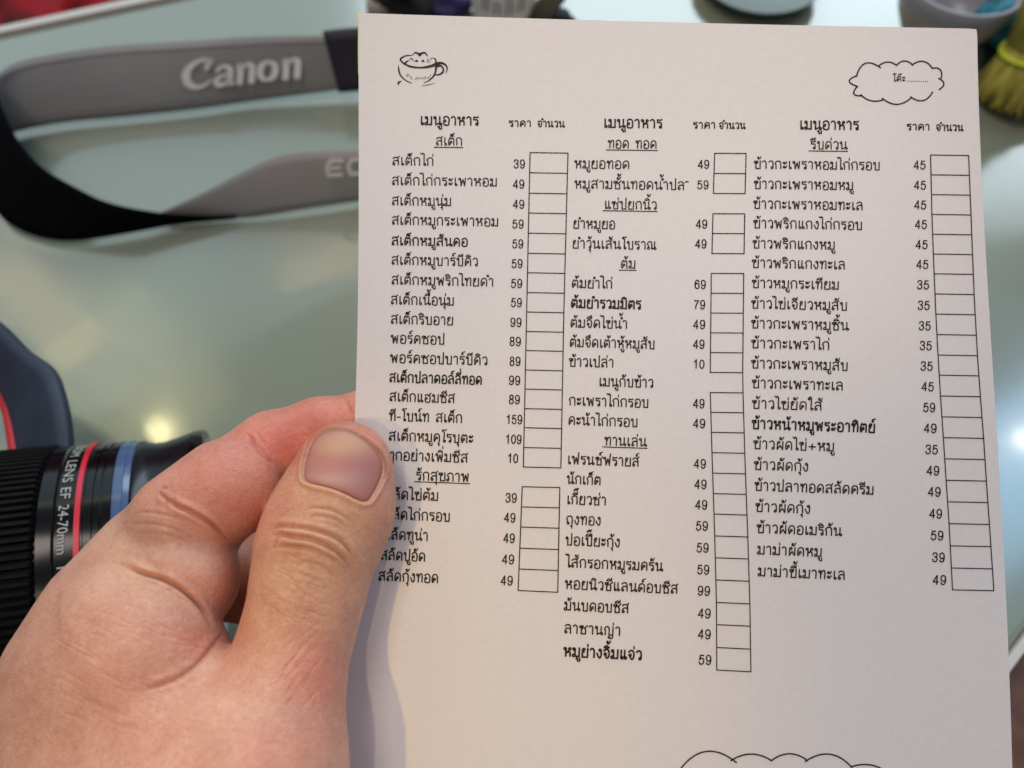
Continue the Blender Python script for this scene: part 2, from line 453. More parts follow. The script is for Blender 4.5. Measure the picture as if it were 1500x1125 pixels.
# ------------------------------------------------------------------ Thai stroke lettering
def circ(cx, cy, r, n=9):
    a = np.linspace(0, 2 * math.pi, n)
    return np.stack([cx + r * np.cos(a), cy + r * np.sin(a)], 1)
def S(*p): return ('s', p)      # smoothed
def K(*p): return ('k', p)      # kinked (straight)
def O(x, y, r=0.115): return ('o', (x, y, r))
G = {
 'ก': (.84, [S((.14, 0), (.14, .5), (.04, .68), (.18, .92), (.42, 1), (.64, .9), (.70, .62), (.70, 0))]),
 'ข': (.84, [O(.15, .84, .13), S((.28, .86), (.38, .98), (.44, .80), (.22, .56)), K((.22, .58), (.22, 0), (.72, 0), (.72, 1))]),
 'ค': (.86, [S((.12, 0), (.10, .55), (.2, .9), (.42, 1), (.64, .9), (.72, .6), (.72, 0)), O(.38, .5), K((.13, .04), (.30, .40))]),
 'ง': (.64, [O(.38, .86), S((.50, .86), (.51, .3), (.40, 0), (.24, .08), (.05, .5))]),
 'จ': (.76, [S((.06, .8), (.25, 1), (.50, .95), (.63, .7), (.61, .25), (.46, 0), (.30, .12), (.26, .34)), O(.22, .46)]),
 'ช': (.88, [O(.15, .84, .13), S((.28, .86), (.38, .98), (.42, .80), (.22, .56)), K((.22, .58), (.22, 0), (.70, 0), (.70, .52), (.54, .70), (.86, 1.04))]),
 'ซ': (.90, [O(.14, .82), K((.20, .94), (.28, .84), (.37, .96)), S((.37, .96), (.38, .72), (.23, .52)), K((.23, .55), (.23, 0), (.70, 0), (.70, .52), (.56, .68), (.88, 1.02))]),
 'ญ': (1.14, [S((.14, 0), (.14, .5), (.04, .68), (.16, .92), (.34, 1), (.52, .9), (.56, .62), (.56, 0)), K((.56, 0), (.98, 0), (.98, 1)), O(.56, -.28, .09), S((.64, -.34), (.80, -.42), (.95, -.30), (.98, -.12))]),
 'ณ': (1.12, [O(.15, .13), S((.26, .2), (.14, .5), (.04, .68), (.16, .92), (.34, 1), (.52, .9), (.56, .62), (.56, .05)), K((.56, .05), (.86, .18)), O(.98, .12), K((.90, .2), (.90, 1))]),
 'ด': (.86, [S((.32, .30), (.14, .02), (.08, .5), (.2, .9), (.42, 1), (.64, .9), (.72, .6), (.72, 0)), O(.36, .42)]),
 'ต': (.86, [S((.32, .30), (.14, .02), (.08, .5), (.2, .94), (.30, .98)), K((.28, .98), (.42, .82), (.55, .98)), S((.55, .98), (.70, .85), (.72, .5), (.72, 0)), O(.36, .42)]),
 'ถ': (.84, [O(.22, .12), S((.12, .2), (.14, .5), (.04, .68), (.18, .92), (.42, 1), (.64, .9), (.70, .62), (.70, 0))]),
 'ท': (.84, [O(.14, .86), K((.25, .88), (.25, 0)), S((.25, .45), (.42, .92), (.60, 1), (.70, .8), (.70, 0))]),
 'น': (.92, [O(.14, .86), K((.25, .88), (.25, .02), (.62, .22)), O(.78, .12), K((.68, .2), (.68, 1))]),
 'บ': (.84, [O(.14, .86), K((.25, .88), (.25, 0), (.70, 0), (.70, 1))]),
 'ป': (.84, [O(.14, .86), K((.25, .88), (.25, 0), (.70, 0), (.70, 1.42))]),
 'ผ': (.86, [O(.28, .86), K((.15, .9), (.13, 0), (.43, .48), (.72, 0), (.72, 1))]),
 'พ': (.96, [O(.13, .86), K((.23, .88), (.30, 0), (.51, .80), (.72, 0), (.80, 1))]),
 'ฟ': (.96, [O(.13, .86), K((.23, .88), (.30, 0), (.51, .80), (.72, 0), (.80, 1.42))]),
 'ภ': (.88, [O(.12, .12), S((.23, .1), (.23, .5), (.08, .68), (.22, .92), (.46, 1), (.66, .9), (.74, .62), (.74, 0))]),
 'ม': (.86, [O(.14, .86), K((.27, .88), (.27, .12)), O(.14, .14, .14), K((.26, .06), (.72, .02), (.72, 1))]),
 'ย': (.82, [O(.26, .88), S((.14, .86), (.10, .70), (.28, .56)), S((.28, .56), (.12, .45), (.12, .0)), K((.12, 0), (.68, 0), (.68, 1))]),
 'ร': (.66, [S((.58, 1.0), (.34, .93), (.10, .98)), S((.10, .98), (.10, .66), (.40, .66), (.52, .5), (.52, .2)), O(.42, .12)]),
 'ล': (.84, [S((.08, .84), (.25, 1), (.50, 1), (.66, .8), (.70, 0)), S((.70, .50), (.45, .60), (.18, .50), (.08, .20)), O(.19, .13)]),
 'ว': (.68, [S((.06, .84), (.25, 1), (.46, .96), (.56, .7), (.56, .2)), O(.46, .12)]),
 'ส': (.86, [S((.08, .84), (.25, 1), (.50, .98), (.66, .8), (.70, 0)), S((.70, .50), (.45, .60), (.18, .50), (.08, .20)), O(.19, .13), K((.58, .92), (.80, 1.16))]),
 'ห': (.88, [O(.14, .86), K((.25, .88), (.25, 0)), S((.25, .36), (.46, .52), (.60, .74)), S((.40, .50), (.66, .50), (.72, .28), (.72, 0)), O(.66, .86)]),
 'อ': (.80, [S((.08, .80), (.26, 1), (.52, .98), (.68, .75), (.68, .25), (.60, 0), (.22, 0), (.12, .12), (.11, .42)), O(.22, .50)]),
 'ฮ': (.86, [S((.08, .78), (.26, .96), (.50, .80), (.64, 1.0), (.78, 1.12)), S((.46, .86), (.68, .78), (.68, .25), (.60, 0), (.22, 0), (.12, .12), (.11, .38)), O(.22, .46)]),
 'ะ': (.56, [O(.14, .78, .09), S((.12, .66), (.34, .68), (.46, .92)), O(.14, .25, .09), S((.12, .13), (.34, .15), (.46, .40))]),
 'า': (.64, [S((.05, .84), (.2, 1), (.40, .94), (.48, .7), (.48, 0))]),
 'ำ': (.64, [S((.05, .84), (.2, 1), (.40, .94), (.48, .7), (.48, 0)), O(-.10, 1.30, .10)]),
 'เ': (.42, [K((.14, 1), (.14, .22)), O(.24, .12)]),
 'แ': (.80, [K((.14, 1), (.14, .22)), O(.24, .12), K((.52, 1), (.52, .22)), O(.62, .12)]),
 'โ': (.52, [K((.56, 1.52), (.12, 1.48), (.10, 1.36), (.34, 1.22), (.30, .22)), O(.39, .12)]),
 'ไ': (.48, [K((-.12, 1.58), (.06, 1.44), (.14, 1.58), (.28, 1.44), (.28, .22)), O(.37, .12)]),
 'ใ': (.50, [O(.06, 1.36, .10), S((.0, 1.46), (.14, 1.60), (.29, 1.46), (.28, .22)), O(.37, .12)]),
 '-': (.5, [K((.05, .45), (.42, .45))]),
 '+': (.95, [K((.1, .45), (.82, .45)), K((.46, .1), (.46, .8))]),
 ' ': (.6, []),
 '.': (.22, [K((.04, .03), (.10, .03))]),
 '0': (.72, [S((.34, 1.0), (.12, .82), (.07, .5), (.12, .18), (.34, 0), (.56, .18), (.61, .5), (.56, .82), (.34, 1.0))]),
 '1': (.72, [K((.14, .74), (.28, .82), (.40, 1), (.40, 0))]),
 '2': (.72, [S((.09, .72), (.16, .93), (.34, 1), (.53, .93), (.58, .72), (.44, .46), (.20, .2), (.08, .02)), K((.08, .03), (.60, .03))]),
 '3': (.72, [S((.09, .77), (.16, .95), (.34, 1), (.54, .92), (.56, .70), (.46, .57), (.30, .54)), S((.30, .54), (.52, .48), (.60, .28), (.50, .06), (.32, 0), (.14, .06), (.07, .26))]),
 '4': (.72, [K((.62, .27), (.04, .27), (.47, 1), (.47, 0))]),
 '5': (.72, [K((.56, .97), (.17, .97), (.11, .50)), S((.11, .50), (.22, .62), (.40, .64), (.57, .52), (.60, .30), (.50, .07), (.32, 0), (.14, .06), (.07, .24))]),
 '6': (.72, [S((.57, .80), (.50, .95), (.34, 1), (.15, .88), (.07, .5), (.13, .12), (.34, 0), (.54, .08), (.60, .32), (.52, .55), (.34, .63), (.15, .54), (.08, .36))]),
 '7': (.72, [K((.06, .96), (.60, .96)), S((.60, .96), (.40, .62), (.27, .3), (.22, 0))]),
 '8': (.72, [S((.34, 1), (.15, .93), (.12, .76), (.20, .58), (.34, .54), (.52, .46), (.60, .27), (.52, .06), (.34, 0), (.15, .06), (.08, .27), (.16, .46), (.34, .54), (.49, .59), (.56, .77), (.52, .93), (.34, 1))]),
 '9': (.72, [S((.11, .20), (.17, .05), (.34, 0), (.53, .12), (.61, .5), (.55, .88), (.34, 1), (.14, .92), (.08, .68), (.16, .45), (.34, .37), (.53, .46), (.60, .64))]),
}
MARK = {  # drawn relative to the right stem of the consonant before it
 '่': [K((0, 1.20), (0, 1.48))],
 '้': [O(-.22, 1.44, .075), S((-.14, 1.40), (-.22, 1.22), (-.02, 1.28), (.10, 1.54))],
 '๊': [O(-.36, 1.28, .07), K((-.32, 1.36), (-.22, 1.50), (-.14, 1.34), (-.06, 1.50), (-.04, 1.24), (.12, 1.56))],
 '็': [S((-.40, 1.16), (-.42, 1.34), (-.25, 1.42), (-.10, 1.36), (-.02, 1.18)), O(-.22, 1.24, .07), S((-.40, 1.46), (-.1, 1.48), (.08, 1.60))],
 'ั': [O(-.26, 1.40, .085), S((-.34, 1.34), (-.30, 1.20), (-.08, 1.24), (.08, 1.54))],
 'ิ': [S((-.56, 1.18), (-.42, 1.36), (-.22, 1.38), (0, 1.18)), K((0, 1.18), (-.56, 1.18))],
 'ี': [S((-.56, 1.18), (-.42, 1.36), (-.22, 1.38), (0, 1.18)), K((-.56, 1.18), (0, 1.18), (0, 1.52))],
 'ึ': [S((-.56, 1.18), (-.42, 1.36), (-.22, 1.38), (0, 1.18)), K((-.56, 1.18), (0, 1.18)), O(.0, 1.40, .08)],
 'ื': [S((-.56, 1.18), (-.42, 1.36), (-.22, 1.38), (0, 1.18)), K((-.56, 1.18), (0, 1.18), (0, 1.54)), K((-.14, 1.30), (-.14, 1.54))],
 '์': [O(-.20, 1.30, .085), S((-.26, 1.38), (-.20, 1.50), (.08, 1.60))],
 'ุ': [O(-.09, -.22, .075), K((-.01, -.20), (-.01, -.50))],
 'ู': [O(-.22, -.22, .075), K((-.14, -.22), (-.14, -.48), (.10, -.48), (.10, -.14))],
}
TONE = '่้๊์'
UPV = 'ัิีึื็'
TALL = 'ปฟ'
BELOW = 'ุู'

def layout(text):
    out = []; x = 0.0; stem = 0.0; stem_tall = False; has_up = False
    for ch in text:
        if ch in MARK:
            dy = 0.0
            if ch in TONE and has_up: dy = 0.42
            dx = -.16 if (stem_tall and ch not in BELOW) else 0.0
            out.append((MARK[ch], stem + dx, dy))
            if ch in UPV: has_up = True
        else:
            adv, g = G[ch]
            if ch == 'ำ' and has_tone(out): pass
            out.append((g, x + .05, 0.0))
            if ch not in 'ะาำเแโไใ':
                stem = x + adv - .09
                stem_tall = ch in TALL
                has_up = False
            x += adv + .10
    return out, x
def has_tone(o): return False

def draw(st, text, x0, x1, yc, h, w, slope=0.0, lay=None):
    # น้ำ: the tone mark sits above the ring
    text = text.replace('้ำ', 'ำT')
    items = []
    if 'T' in text:
        i = text.index('T')
        base, tot = layout(text[:i] + text[i + 1:])
        items, total = list(base), tot
        pre, px_ = layout(text[:i])
        items.append((MARK['้'], px_ - .78, 0.40))
    else:
        items, total = layout(text)
    sx = (x1 - x0) / max(total - .18, .1)
    cs, sn = math.cos(slope), math.sin(slope)
    def mp(P):
        P = np.asarray(P, float)
        X = P[:, 0] * sx; Y = -(P[:, 1] - .5) * h
        return np.stack([x0 + X * cs - Y * sn, yc + X * sn + Y * cs], 1)
    marks = {id(v) for v in MARK.values()}
    for g, ox, oy in items:
        w_ = w * .84 if id(g) in marks else w
        for kind, p in g:
            if kind == 'o':
                pts = circ(p[0], p[1], p[2], 9)
            elif kind == 's':
                pts = catmull(p, 4)
            else:
                pts = np.array(p, float)
            pts = pts + np.array([ox, oy])
            q = mp(pts)
            if kind == 'k':
                for a in range(len(q) - 1):
                    st.stroke(q[a:a + 2], w_)
            else:
                st.stroke(q, w_)

def slope_at(x, y):
    a = 0.010 + max(0.0, (y - 200)) / 650.0 * 0.034
    return a

LINES = [
 # header line of each column
 ('เมนูอาหาร', 615, 700, 176.5, 2), ('ราคา', 745, 777, 181, -1), ('จำนวน', 787, 826, 181.5, -1),
 ('เมนูอาหาร', 884, 969, 180.5, 2), ('ราคา', 1015, 1047, 183.5, -1), ('จำนวน', 1053, 1091, 184, -1),
 ('เมนูอาหาร', 1171, 1257, 183, 2), ('ราคา', 1328, 1361, 186, -1), ('จำนวน', 1371, 1410, 187, -1),
 ('สเต็ก', 638, 676, 207, 3), ('ทอด ทอด', 890, 961, 211, 3), ('แซ่ปยกนิ้ว', 885, 961, 300, 3), ('ต้ม', 909, 930, 387, 3),
 ('ทานเล่น', 885, 946, 646, 3), ('รีบด่วน', 1187, 1240, 212.5, 3), ('รักสุขภาพ', 609, 686, 697, 3),
 ('สเต็กไก่', 574, 634, 236, 0), ('สเต็กไก่กระเพาหอม', 573.5, 727, 265, 0), ('สเต็กหมูนุ่ม', 573.5, 660, 294.5, 0),
 ('สเต็กหมูกระเพาหอม', 573.5, 729, 323, 0), ('สเต็กหมูสันคอ', 573, 684, 353, 1), ('สเต็กหมูบาร์บีคิว', 573, 699, 381.5, 0),
 ('สเต็กหมูพริกไทยดำ', 573, 722, 410.5, 0), ('สเต็กเนื้อนุ่ม', 572, 664, 439.5, 0), ('สเต็กริบอาย', 572, 663, 468, 0),
 ('พอร์คชอป', 572, 650, 496.5, 0), ('พอร์คชอปบาร์บีคิว', 571, 713, 525, 0), ('สเต็กปลาดอล์ลี่ทอด', 570, 705, 553.5, 1),
 ('สเต็กแฮมชีส', 570, 665, 581.5, 0), ('ที-โบน์ท สเต็ก', 569.5, 676, 610, 0), ('สเต็กหมูคุโรบุตะ', 569, 692, 639, 0),
 ('ทุกอย่างเพิ่มชีส', 567, 684, 667.5, 0), ('สลัดไข่ต้ม', 563, 641, 724.5, 0), ('สลัดไก่กรอบ', 563, 658, 754, 0),
 ('สลัดทูน่า', 561, 626, 783.5, 0), ('สลัดปูอัด', 557, 622, 813.5, 0), ('สลัดกุ้งทอด', 554, 641, 844, 0),
 ('หมูยอทอด', 841, 921, 240.5, 0), ('หมูสามชั้นทอดน้ำปล', 841, 1001.5, 270, 0), ('ยำหมูยอ', 839, 900, 328.5, 0),
 ('ยำวุ้นเส้นโบราณ', 838, 960, 357.5, 0), ('ต้มยำไก่', 837, 896, 415.5, 0), ('ต้มยำรวมมิตร', 836, 938, 444.5, 2),
 ('ต้มจืดไข่น้ำ', 835, 918, 473.5, 0), ('ต้มจืดเต้าหู้หมูสับ', 834, 958, 502, 0), ('ข้าวเปล่า', 833, 898, 530.5, 0),
 ('เมนูกับข้าว', 877, 956, 559.5, 0), ('กะเพราไก่กรอบ', 833, 949, 587.5, 0), ('คะน้าไก่กรอบ', 832, 933, 616, 0),
 ('เฟรนซ์ฟรายส์', 831, 935, 673.5, 0), ('นักเก็ต', 830, 879, 702.5, 0), ('เกี๊ยวซ่า', 830, 887, 732, 0),
 ('ถุงทอง', 829, 879, 761.5, 0), ('ปอเปี๊ยะกุ้ง', 828, 907, 792, 0), ('ไส้กรอกหมูรมครัน', 829, 970, 824.5, 0),
 ('หอยนิวซีแลนด์อบชีส', 827, 992, 856, 0), ('มันบดอบชีส', 826, 920, 887.5, 0), ('ลาซานญ่า', 826, 908, 921, 0),
 ('หมูย่างจิ้มแจ่ว', 825, 939, 954.5, 2),
 ('ข้าวกะเพราหอมไก่กรอบ', 1104, 1288, 241, 0), ('ข้าวกะเพราหอมหมู', 1104, 1249, 270.5, 0), ('ข้าวกะเพราหอมทะเล', 1103, 1263, 299.5, 0),
 ('ข้าวพริกแกงไก่กรอบ', 1103, 1262, 328, 0), ('ข้าวพริกแกงหมู', 1102, 1222, 357.5, 0), ('ข้าวพริกแกงทะเล', 1101, 1237, 386, 0),
 ('ข้าวหมูกระเทียม', 1101, 1228, 415.5, 0), ('ข้าวไข่เจียวหมูสับ', 1100, 1240, 445.5, 0), ('ข้าวกะเพราหมูชิ้น', 1100, 1242, 474.5, 0),
 ('ข้าวกะเพราไก่', 1100, 1214, 503.5, 0), ('ข้าวกะเพราหมูสับ', 1100, 1241, 533, 0), ('ข้าวกะเพราทะเล', 1101, 1234, 562, 0),
 ('ข้าวไข่ยัดใส้', 1101, 1203, 592, 0), ('ข้าวหน้าหมูพระอาทิตย์', 1101, 1281, 621.5, 2), ('ข้าวผัดไข่+หมู', 1103, 1221, 651, 0),
 ('ข้าวผัดกุ้ง', 1104, 1183, 681.5, 0), ('ข้าวปลาทอดสลัดครีม', 1105, 1279, 712, 0), ('ข้าวผัดกุ้ง', 1106, 1186, 743, 0),
 ('ข้าวผัดอเมริกัน', 1108, 1232, 774, 0), ('มาม่าผัดหมู', 1109, 1203, 805.5, 0), ('มาม่าขี้เมาทะเล', 1110, 1237, 837.5, 0),
]
PRICES = [
 ('39', 752, 768, 240), ('49', 751, 767, 269.5), ('49', 751, 767, 299), ('59', 750, 766, 328), ('59', 750, 765.5, 357), ('59', 749, 764.5, 386),
 ('59', 748, 764, 415), ('59', 748, 763.5, 443), ('99', 747, 763, 472), ('89', 746, 762, 500), ('89', 746, 761.5, 529), ('99', 745, 761, 557),
 ('89', 745, 760.5, 585), ('159', 741, 764, 614), ('109', 740, 763, 643), ('10', 743, 758, 671), ('39', 740, 756, 729), ('49', 738, 754, 758),
 ('49', 737, 753, 788), ('49', 735, 752, 819), ('49', 733, 750, 850),
 ('49', 1022, 1038, 240.5), ('59', 1021, 1037, 270.5), ('49', 1019, 1035, 328), ('49', 1018, 1034, 357), ('69', 1017, 1033, 416.5), ('79', 1016, 1032, 446),
 ('49', 1015, 1032, 475), ('49', 1015, 1031, 504), ('10', 1015, 1031, 533), ('49', 1015, 1031, 591), ('49', 1015, 1032, 620), ('49', 1016, 1033, 679),
 ('49', 1017, 1034, 709), ('49', 1018, 1035, 739), ('59', 1019, 1036, 770), ('59', 1020, 1037, 802), ('59', 1021, 1038, 834), ('99', 1021.5, 1039, 865),
 ('49', 1022, 1040, 898), ('49', 1022, 1040, 928.5), ('59', 1023, 1041, 966),
 ('45', 1338, 1355, 241.5), ('45', 1338.5, 1355.5, 271), ('45', 1339, 1356, 300), ('45', 1340, 1357, 328.5), ('45', 1341, 1358, 358), ('45', 1342, 1359, 387),
 ('35', 1343, 1360, 417), ('35', 1344, 1361, 447), ('35', 1345.5, 1362.5, 477), ('35', 1347, 1364, 506), ('35', 1348, 1365.5, 536), ('45', 1349.5, 1367, 566),
 ('59', 1352, 1369, 596.5), ('49', 1353, 1371, 627), ('35', 1355, 1373, 658), ('49', 1357, 1375, 689), ('49', 1359, 1377, 720), ('49', 1361, 1379, 752),
 ('59', 1363, 1381, 784), ('39', 1365, 1383, 816), ('49', 1366, 1385, 849),
]
pmap = paper_map(0.10)
for text, x0, x1, y, style in LINES:
    st = Strokes()
    if text.startswith('หมูสาม'):      # the last letter is cut off in print, only its top shows
        st.stroke(catmull([(1003.5, 267.5), (1006, 265.8), (1008.5, 266.6)], 4), 1.7)
    k = 1 + 0.08 * (y - 200) / 700
    h = {2: 11.8, -1: 8.6, 1: 11.2, 3: 11.2}.get(style, 11.2) * k
    w = {2: 2.3, -1: 1.8, 1: 2.05, 3: 1.75}.get(style, 1.78) * (1 + 0.15 * (y - 200) / 700)
    if style == 2 and y < 200: h = 12.2
    draw(st, text, x0, x1, y, h, w, slope_at(x0, y))
    if style == 3:
        s = slope_at(x0, y)
        yy = y + 8.6
        st.stroke([(x0 - 2, yy), (x1 + 2, yy + (x1 - x0 + 4) * s)], 1.5)
    o = st.build('printed_text', pmap, M_ink, menu)
for text, x0, x1, y in PRICES:
    st = Strokes()
    k = 1 + 0.10 * (y - 200) / 700
    draw(st, text, x0, x1, y, 11.9 * k, 1.75 * k, slope_at(x0, y))
    st.build('printed_price', pmap, M_ink, menu)

def lerp_tab(y, tab):
    return float(np.interp(y, [t[0] for t in tab], [t[1] for t in tab]))
def boxes(ys, left, right, dy0, dy1, w=1.55):
    for i in range(len(ys) - 1):
        ya, yb_ = ys[i], ys[i + 1]
        st = Strokes()
        la, lb = lerp_tab(ya, left), lerp_tab(yb_, left)
        ra, rb = lerp_tab(ya, right), lerp_tab(yb_, right)
        f0 = dy0 + (dy1 - dy0) * i / (len(ys) - 1); f1 = dy0 + (dy1 - dy0) * (i + 1) / (len(ys) - 1)
        st.stroke([(la, ya), (ra, ya + f0)], w)
        st.stroke([(ra, ya + f0), (rb, yb_ + f1)], w)
        st.stroke([(la, ya), (lb, yb_)], w)
        if i == len(ys) - 2:
            st.stroke([(lb, yb_), (rb, yb_ + f1)], w)
        st.build('tick_box', pmap, M_ink, menu)
boxes([223.5, 253, 283, 312, 341.5, 371, 399.5, 428.5, 457, 485.5, 513.5, 542, 570, 598.5, 626.5, 655.5, 684], [(223.5, 776.5), (684, 766.6)], [(223.5, 832), (455, 826), (684, 821.6)], 0.8, 1.4)
boxes([713, 742.5, 772, 803, 833.5, 865], [(713, 765), (865, 759)], [(713, 820), (865, 817)], 1.2, 2.6)
boxes([224.5, 254, 283.3], [(224.5, 1047), (283, 1045)], [(224.5, 1093), (283, 1091.5)], 0.3, 0.3)
boxes([313, 342, 371.3], [(313, 1044.5), (371, 1043)], [(313, 1091), (371, 1090)], 0.2, 0.3)
boxes([400.5, 429.5, 458.5, 487.5, 516.5, 545.5], [(400, 1042), (545, 1040.5)], [(400, 1089.5), (545, 1088)], 0.2, 0.4)
boxes([575, 604, 633.3, 663, 693, 723, 753, 785, 817, 849.5, 882.5, 915, 948.5, 981.5],
      [(575, 1040.5), (663, 1043), (785, 1047), (882, 1049.5), (981, 1050)], [(575, 1088.5), (663, 1091), (785, 1095.5), (882, 1098.5), (981, 1100)], 0.5, 2.6)
st = Strokes(); st.stroke([(1088, 545.9), (1088.5, 575.5)], 1.5); st.build('printed_rule', pmap, M_ink, menu)
boxes([227, 256, 285, 314, 343, 372, 401, 430.5, 460, 490, 520, 549.5, 580, 610.5, 641, 672, 703.5, 735, 767, 799.5, 832, 864],
      [(227, 1363.3), (314, 1365.2), (401, 1368.5), (460, 1371), (520, 1374.2), (580, 1377.8), (641, 1382), (703, 1386), (767, 1390.4), (864, 1395.4)],
      [(227, 1419), (314, 1422.5), (429, 1427), (520, 1432), (580, 1436.3), (641, 1441), (703, 1445), (767, 1449.5), (864, 1456)], 0.8, 1.3)

# cloud outlines
def bumps(chain, bulge, closed=False):
    out = []
    for (a, b, k) in chain:
        a = np.array(a, float); b = np.array(b, float)
        d = b - a; n = np.array([d[1], -d[0]])
        t = np.linspace(0, 1, 12)
        arc = a + d * t[:, None] + n * (k * 4 * t * (1 - t))[:, None]
        out.append(arc)
    return out
st = Strokes()
def zc(x, y): return (1100 + x / 3.75, y / 3.75)
cl = [((580, 418), (712, 372), .36), ((704, 360), (802, 360), .20), ((800, 358), (890, 358), .26), ((886, 356), (998, 376), .26),
      ((996, 374), (1046, 428), .36), ((1032, 430), (1034, 492), .44)]
for arc in bumps([(zc(*a), zc(*b), k) for a, b, k in cl], 0): st.stroke(arc, 2.1)
cl2 = [((584, 416), (584, 474), -.75), ((586, 474), (610, 526), -.62), ((604, 520), (726, 548), -.16), ((722, 540), (882, 536), -.22), ((878, 532), (998, 506), -.28)]
for arc in bumps([(zc(*a), zc(*b), -abs(k)) for a, b, k in cl2], 0): st.stroke(arc, 2.1)
st.build('cloud_outline', pmap, M_ink, menu)
st = Strokes(); draw(st, 'โต๊ะ', 1307.5, 1325.5, 115.3, 7.5, 1.3, .02)
draw(st, '...........', 1328, 1359, 115.6, 7.0, 1.2, .01)
st.build('printed_text', pmap, M_ink, menu)
st = Strokes()
def zb(x, y): return (960 + x / 2.778, 1050 + y / 2.778)
for arc in bumps([(zb(*a), zb(*b), k) for a, b, k in [((100, 215), (330, 186), .26), ((308, 178), (472, 178), .16), ((470, 180), (620, 178), .19),
                                                      ((610, 182), (800, 206), .22), ((795, 204), (960, 240), .15), ((100, 215), (60, 330), -.5)]], 0): st.stroke(arc, 2.2)
st.build('cloud_outline', pmap, M_ink, menu)

# cup drawing (zoom scale 12.5, origin 560,60)
st = Strokes()
def zl(P): return [(560 + x / 12.5, 60 + y / 12.5) for x, y in P]
def cs_(P, w, n=5):
    q = catmull(zl(P), n)
    ww = np.interp(np.linspace(0, 1, len(q)), np.linspace(0, 1, len(w)), w) / 12.5
    st.stroke(q, ww)
cs_([(550, 262), (440, 268), (350, 310), (335, 350), (400, 415), (520, 468), (680, 488), (850, 470), (985, 425)], [14, 24, 30, 30, 30, 36, 30, 46, 60])
cs_([(870, 320), (930, 312), (975, 340), (985, 420)], [6, 12, 26, 30])
cs_([(985, 420), (1075, 405), (1150, 430), (1188, 500), (1165, 590)], [60, 44, 34, 26, 10])
cs_([(1000, 460), (1075, 458), (1118, 510), (1105, 570), (1050, 612), (965, 622)], [50, 30, 30, 34, 30, 22])
cs_([(985, 440), (975, 560), (940, 640), (870, 710), (760, 768)], [40, 34, 30, 24, 10])
cs_([(300, 440), (300, 520), (330, 620), (400, 700), (480, 748), (545, 770)], [8, 30, 28, 22, 18, 6])
cs_([(560, 245), (610, 212), (660, 240), (690, 262), (720, 225), (780, 218), (830, 275)], [14, 30, 34, 40, 34, 34, 12])
cs_([(610, 218), (700, 225), (780, 218)], [14, 20, 16])
cs_([(415, 410), (450, 375), (485, 352)], [40, 26, 12])
cs_([(345, 735), (300, 760), (295, 795)], [14, 44, 24])
cs_([(720, 822), (830, 805), (970, 768)], [4, 14, 4])
cs_([(510, 318), (545, 330), (560, 350)], [14, 22, 18])
cs_([(835, 330), (835, 360), (815, 388)], [14, 20, 12])
for cx in (628, 745):
    cs_([(cx - 22, 368), (cx, 365), (cx + 22, 372)], [22, 44, 22])
st.build('cup_logo', pmap, M_ink, menu)
st = Strokes()
for P in ([(430, 640), (470, 600)], [(450, 655), (490, 612)], [(455, 630), (480, 635)], [(500, 650), (530, 640), (520, 690), (550, 690)], [(600, 710), (630, 660), (650, 690), (620, 700)],
          [(660, 700), (670, 668), (700, 690)], [(710, 700), (715, 668), (745, 690), (750, 665)], [(770, 700), (775, 655), (800, 660), (790, 690)], [(820, 690), (850, 655), (850, 680)], [(870, 670), (885, 610)],
          [(850, 410), (880, 360), (900, 330)], [(570, 365), (590, 372)], [(510, 335), (500, 360)]):
    cs_(P, [10, 12], 3)
st.build('cup_logo_lettering', pmap, M_ink_faint, menu)

# ------------------------------------------------------------------ the hand
def cm(px, py, d):                 # camera-space millimetres
    return np.array([(px - 750) / FPX * d, -(py - 562.5) / FPX * d, -d])
def R_(rpx, d): return rpx / FPX * d

def cone(P, a, b):
    """a,b = (px,py,depth,rpx)"""
    A = cm(*a[:3]); B = cm(*b[:3]); ra = R_(a[3], a[2]); rb = R_(b[3], b[2])
    ba = B - A
    pa = P - A.astype(np.float32)
    h = np.clip((pa @ ba.astype(np.float32)) / float(ba @ ba), 0, 1)
    q = pa - h[:, None] * ba.astype(np.float32)
    return np.sqrt((q * q).sum(1)) - (ra + (rb - ra) * h)
def smin(a, b, k):
    h = np.maximum(k - np.abs(a - b), 0) / k
    return np.minimum(a, b) - h * h * k * 0.25
def smax(a, b, k): return -smin(-a, -b, k)

THUMB = [(506, 684, 176.0, 67), (494, 737, 174.5, 75), (476, 775, 173, 77), (460, 816, 171.5, 75), (447, 888, 169, 72), (427, 960, 167, 72), (404, 1035, 164, 89), (372, 1135, 158, 126), (330, 1260, 152, 170)]
HAND_A = [(134, 980, 178, 106), (176, 902, 180, 93), (234, 822, 183, 78), (318, 730, 186, 66)]
LOBE1 = [(268, 762, 179, 74), (332, 717, 180, 75)]
BULGE = [(206, 856, 175, 74), (270, 848, 176, 79)]
WEB = [(150, 1010, 171, 88), (207, 942, 167, 101)]
BODY = [(146, 1085, 172, 126), (165, 1200, 168, 160), (180, 1330, 164, 195), (200, 1480, 162, 190)]
PALM = [(250, 1050, 170, 112), (300, 1180, 165, 140), (300, 1400, 160, 150)]
INDEX = [(350, 690, 187, 56), (400, 658, 190.5, 53), (470, 640, 194.5, 55), (540, 626, 196.5, 52), (602, 612, 197.5, 45)]
MIDDLE = [(170, 950, 203, 60), (285, 840, 217, 64), (395, 850, 221, 64), (490, 845, 214, 48), (572, 820, 201, 42)]
RING = [(170, 1030, 203, 58), (290, 1000, 222, 56), (385, 1000, 225, 50), (470, 985, 213, 43)]
LITTLE = [(180, 1120, 202, 54), (290, 1165, 218, 48), (360, 1165, 220, 43), (430, 1145, 210, 38)]

